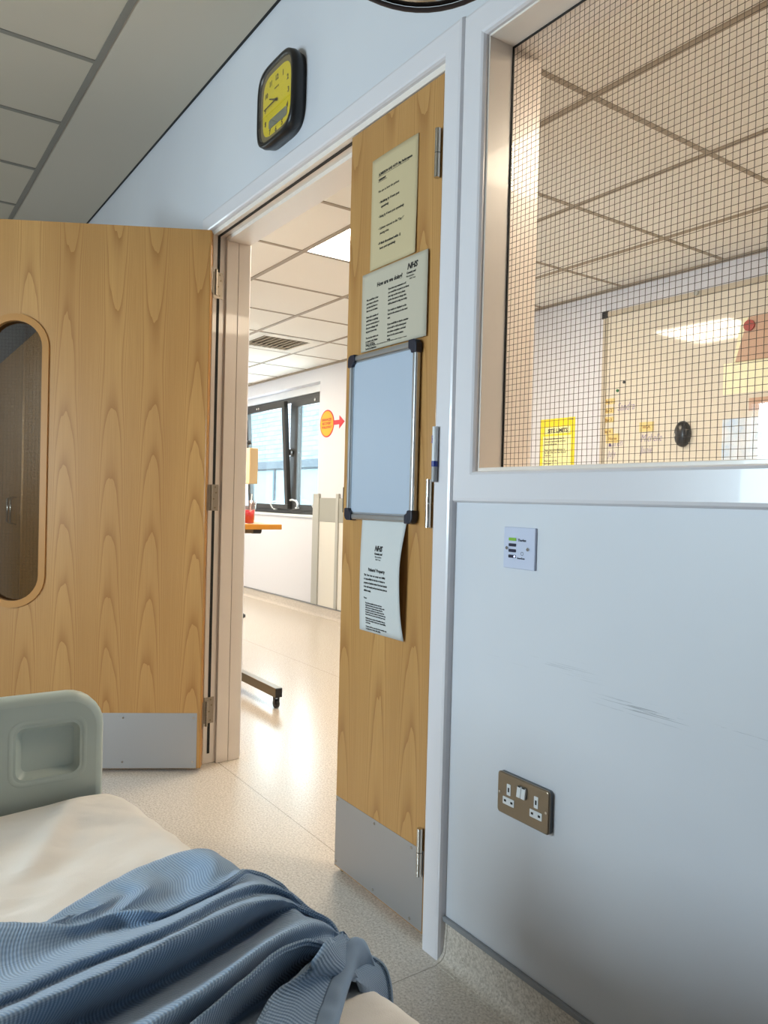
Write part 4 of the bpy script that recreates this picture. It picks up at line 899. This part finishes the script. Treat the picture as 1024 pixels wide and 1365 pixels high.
def drop(P, k=1):     # let a row fall over the side of the mattress
    e = Vector(P[-1]); ey = edge_y(e.x)
    if k < 1: return [list(p) for p in P]+[[e.x+.002, e.y+.004, e.z-.006], [e.x+.003, e.y+.006, e.z-.014]]
    return [list(p) for p in P]+[[e.x+.004, max(e.y+.013, ey+.004), e.z-.038], [e.x+.006, max(e.y+.018, ey+.016), e.z-.10], [e.x+.004, max(e.y+.018, ey+.016), e.z-.17]]
def extend(P, d):      # carry a fold on across the bed, flattening out
    a, c = Vector(P[0]), Vector(P[1]); u = (a-c); u.z = 0; u.normalize(); zt = min(a.z, .545)
    return [[a.x+u.x*d*k, a.y+u.y*d*k, a.z+(zt-a.z)*k] for k in (1, .66, .33)]+[list(p) for p in P]
ROWS = [extend(P, .16 if i < 2 else .24) for i, P in enumerate(ROWS)]
HEM = extend(HEM, .24); UNDER = extend(UNDER, .24)
NN, SUB = 150, 7
def surface(rows):
    lines = []; lens = []
    for ri, r_ in enumerate(rows):
        q_, ln = resample(smooth_line(drop(r_) if len(rows) > 3 and ri < len(rows)-3 else r_), NN); lines.append(q_); lens.append(ln)
    G = []; K = len(lines)
    for i in range(K-1):
        for k in range(SUB):
            t = k/SUB; row = []
            for j in range(NN):
                a = lines[max(0, i-1)][j]; p = lines[i][j]; q_ = lines[i+1][j]; d_ = lines[min(K-1, i+2)][j]
                row.append(cr(a, p, q_, d_, t))
            G.append(row)
    G.append(lines[-1]); return G
G = surface(ROWS)
for _ in range(2):        # soften
    H = [r_[:] for r_ in G]
    for i in range(1, len(G)-1):
        for j in range(1, NN-1): H[i][j] = G[i][j]*.5+(G[i-1][j]+G[i+1][j]+G[i][j-1]+G[i][j+1])*.125
    G = H
def mesh_grid(G, name, m, parent, v0=0):
    b = new(); uvl = b.loops.layers.uv.new('UVMap'); ul = []
    V = [[b.verts.new((p.x, p.y, p.z+.0016*noise.noise(Vector((p.x*60, p.y*60, 3))))) for p in r_] for r_ in G]
    U = []; base = [(G[0][j]-G[0][0]).length for j in range(len(G[0]))]
    vv = [v0]
    mid = len(G[0])//2
    for i in range(1, len(G)): vv.append(vv[-1]+(G[i][mid]-G[i-1][mid]).length)
    for i, r_ in enumerate(G):
        L_ = [0]
        for a, c in zip(r_, r_[1:]): L_.append(L_[-1]+(c-a).length)
        # measured back from the bed edge so the ribs stay lined up there
        U.append([x-L_[-1] for x in L_])
    for i in range(len(G)-1):
        for j in range(len(G[0])-1):
            f = b.faces.new((V[i][j], V[i][j+1], V[i+1][j+1], V[i+1][j])); f.smooth = True
            for lp, (a, c) in zip(f.loops, ((i, j), (i, j+1), (i+1, j+1), (i+1, j))): lp[uvl].uv = (U[a][c], vv[a])
    o = obj(name, b, m, parent); s = o.modifiers.new('thick', 'SOLIDIFY'); s.thickness = .004; s.offset = -1
    return o
blk = mesh_grid(G, 'blanket', M['blanket'], None); tag(blk, 'rumpled blue ribbed blanket on the bed', 'blanket')
Gh = surface([ROWS[-1], HEM, UNDER])
mesh_grid([[p+Vector((0, 0, .0008)) for p in r_] for r_ in Gh], 'hem', M['hem'], blk)
# ------------------------------------------------------------------ bay window behind the viewer
nw = empty('window_3', (-2.0, YB, 1.3), 0, 'daylit bay window behind the viewer', None, None, 'structure'); ql = nw.location
b = new()
for a in ((NWX0, NWX1, NWZ0, NWZ0+.05), (NWX0, NWX1, NWZ1-.05, NWZ1), (NWX0, NWX0+.05, NWZ0, NWZ1), (NWX1-.05, NWX1, NWZ0, NWZ1), (-2.02, -1.98, NWZ0, NWZ1)): bx(b, a[0]-ql.x, a[1]-ql.x, -.10, -.05, a[2]-ql.z, a[3]-ql.z)
obj('frame', b, M['dframe'], nw)
pbox('glass', M['pane'], nw, NWX0+.04, NWX1-.04, YB-.08, YB-.074, NWZ0+.04, NWZ1-.04)
# ------------------------------------------------------------------ light
def area(name, loc, rot, sx, sy, power, col):
    L_ = bpy.data.lights.new(name, 'AREA'); L_.shape = 'RECTANGLE'; L_.size = sx; L_.size_y = sy; L_.energy = power; L_.color = col
    o = bpy.data.objects.new(name, L_); COL.objects.link(o); o.location = loc; o.rotation_euler = rot; return o
area('daylight_bay_window', ((NWX0+NWX1)/2, YB-.25, (NWZ0+NWZ1)/2), (math.radians(90), 0, 0), 1.08, .92, 96, (.84, .90, 1))
area('added_side_light', (XL-.10, -1.9, 1.6), (math.radians(90), 0, math.radians(-90)), 1.2, .9, 16, (1, .96, .91))  # lamp added behind the unseen side window, lifts the ceiling
area('daylight_corridor_window', (-7.15, YF+.45, 1.5), (math.radians(-90), 0, 0), 2.0, 1.2, 90, (.85, .94, 1))
w = bpy.data.worlds.new('World'); S.world = w; w.use_nodes = True; bg = w.node_tree.nodes['Background']
bg.inputs[0].default_value = (.78, .87, 1, 1); bg.inputs[1].default_value = 3.4
vs = S.view_settings; vs.view_transform = 'Standard'; vs.look = 'None'; vs.exposure = .24; vs.gamma = 1; vs.use_curve_mapping = False
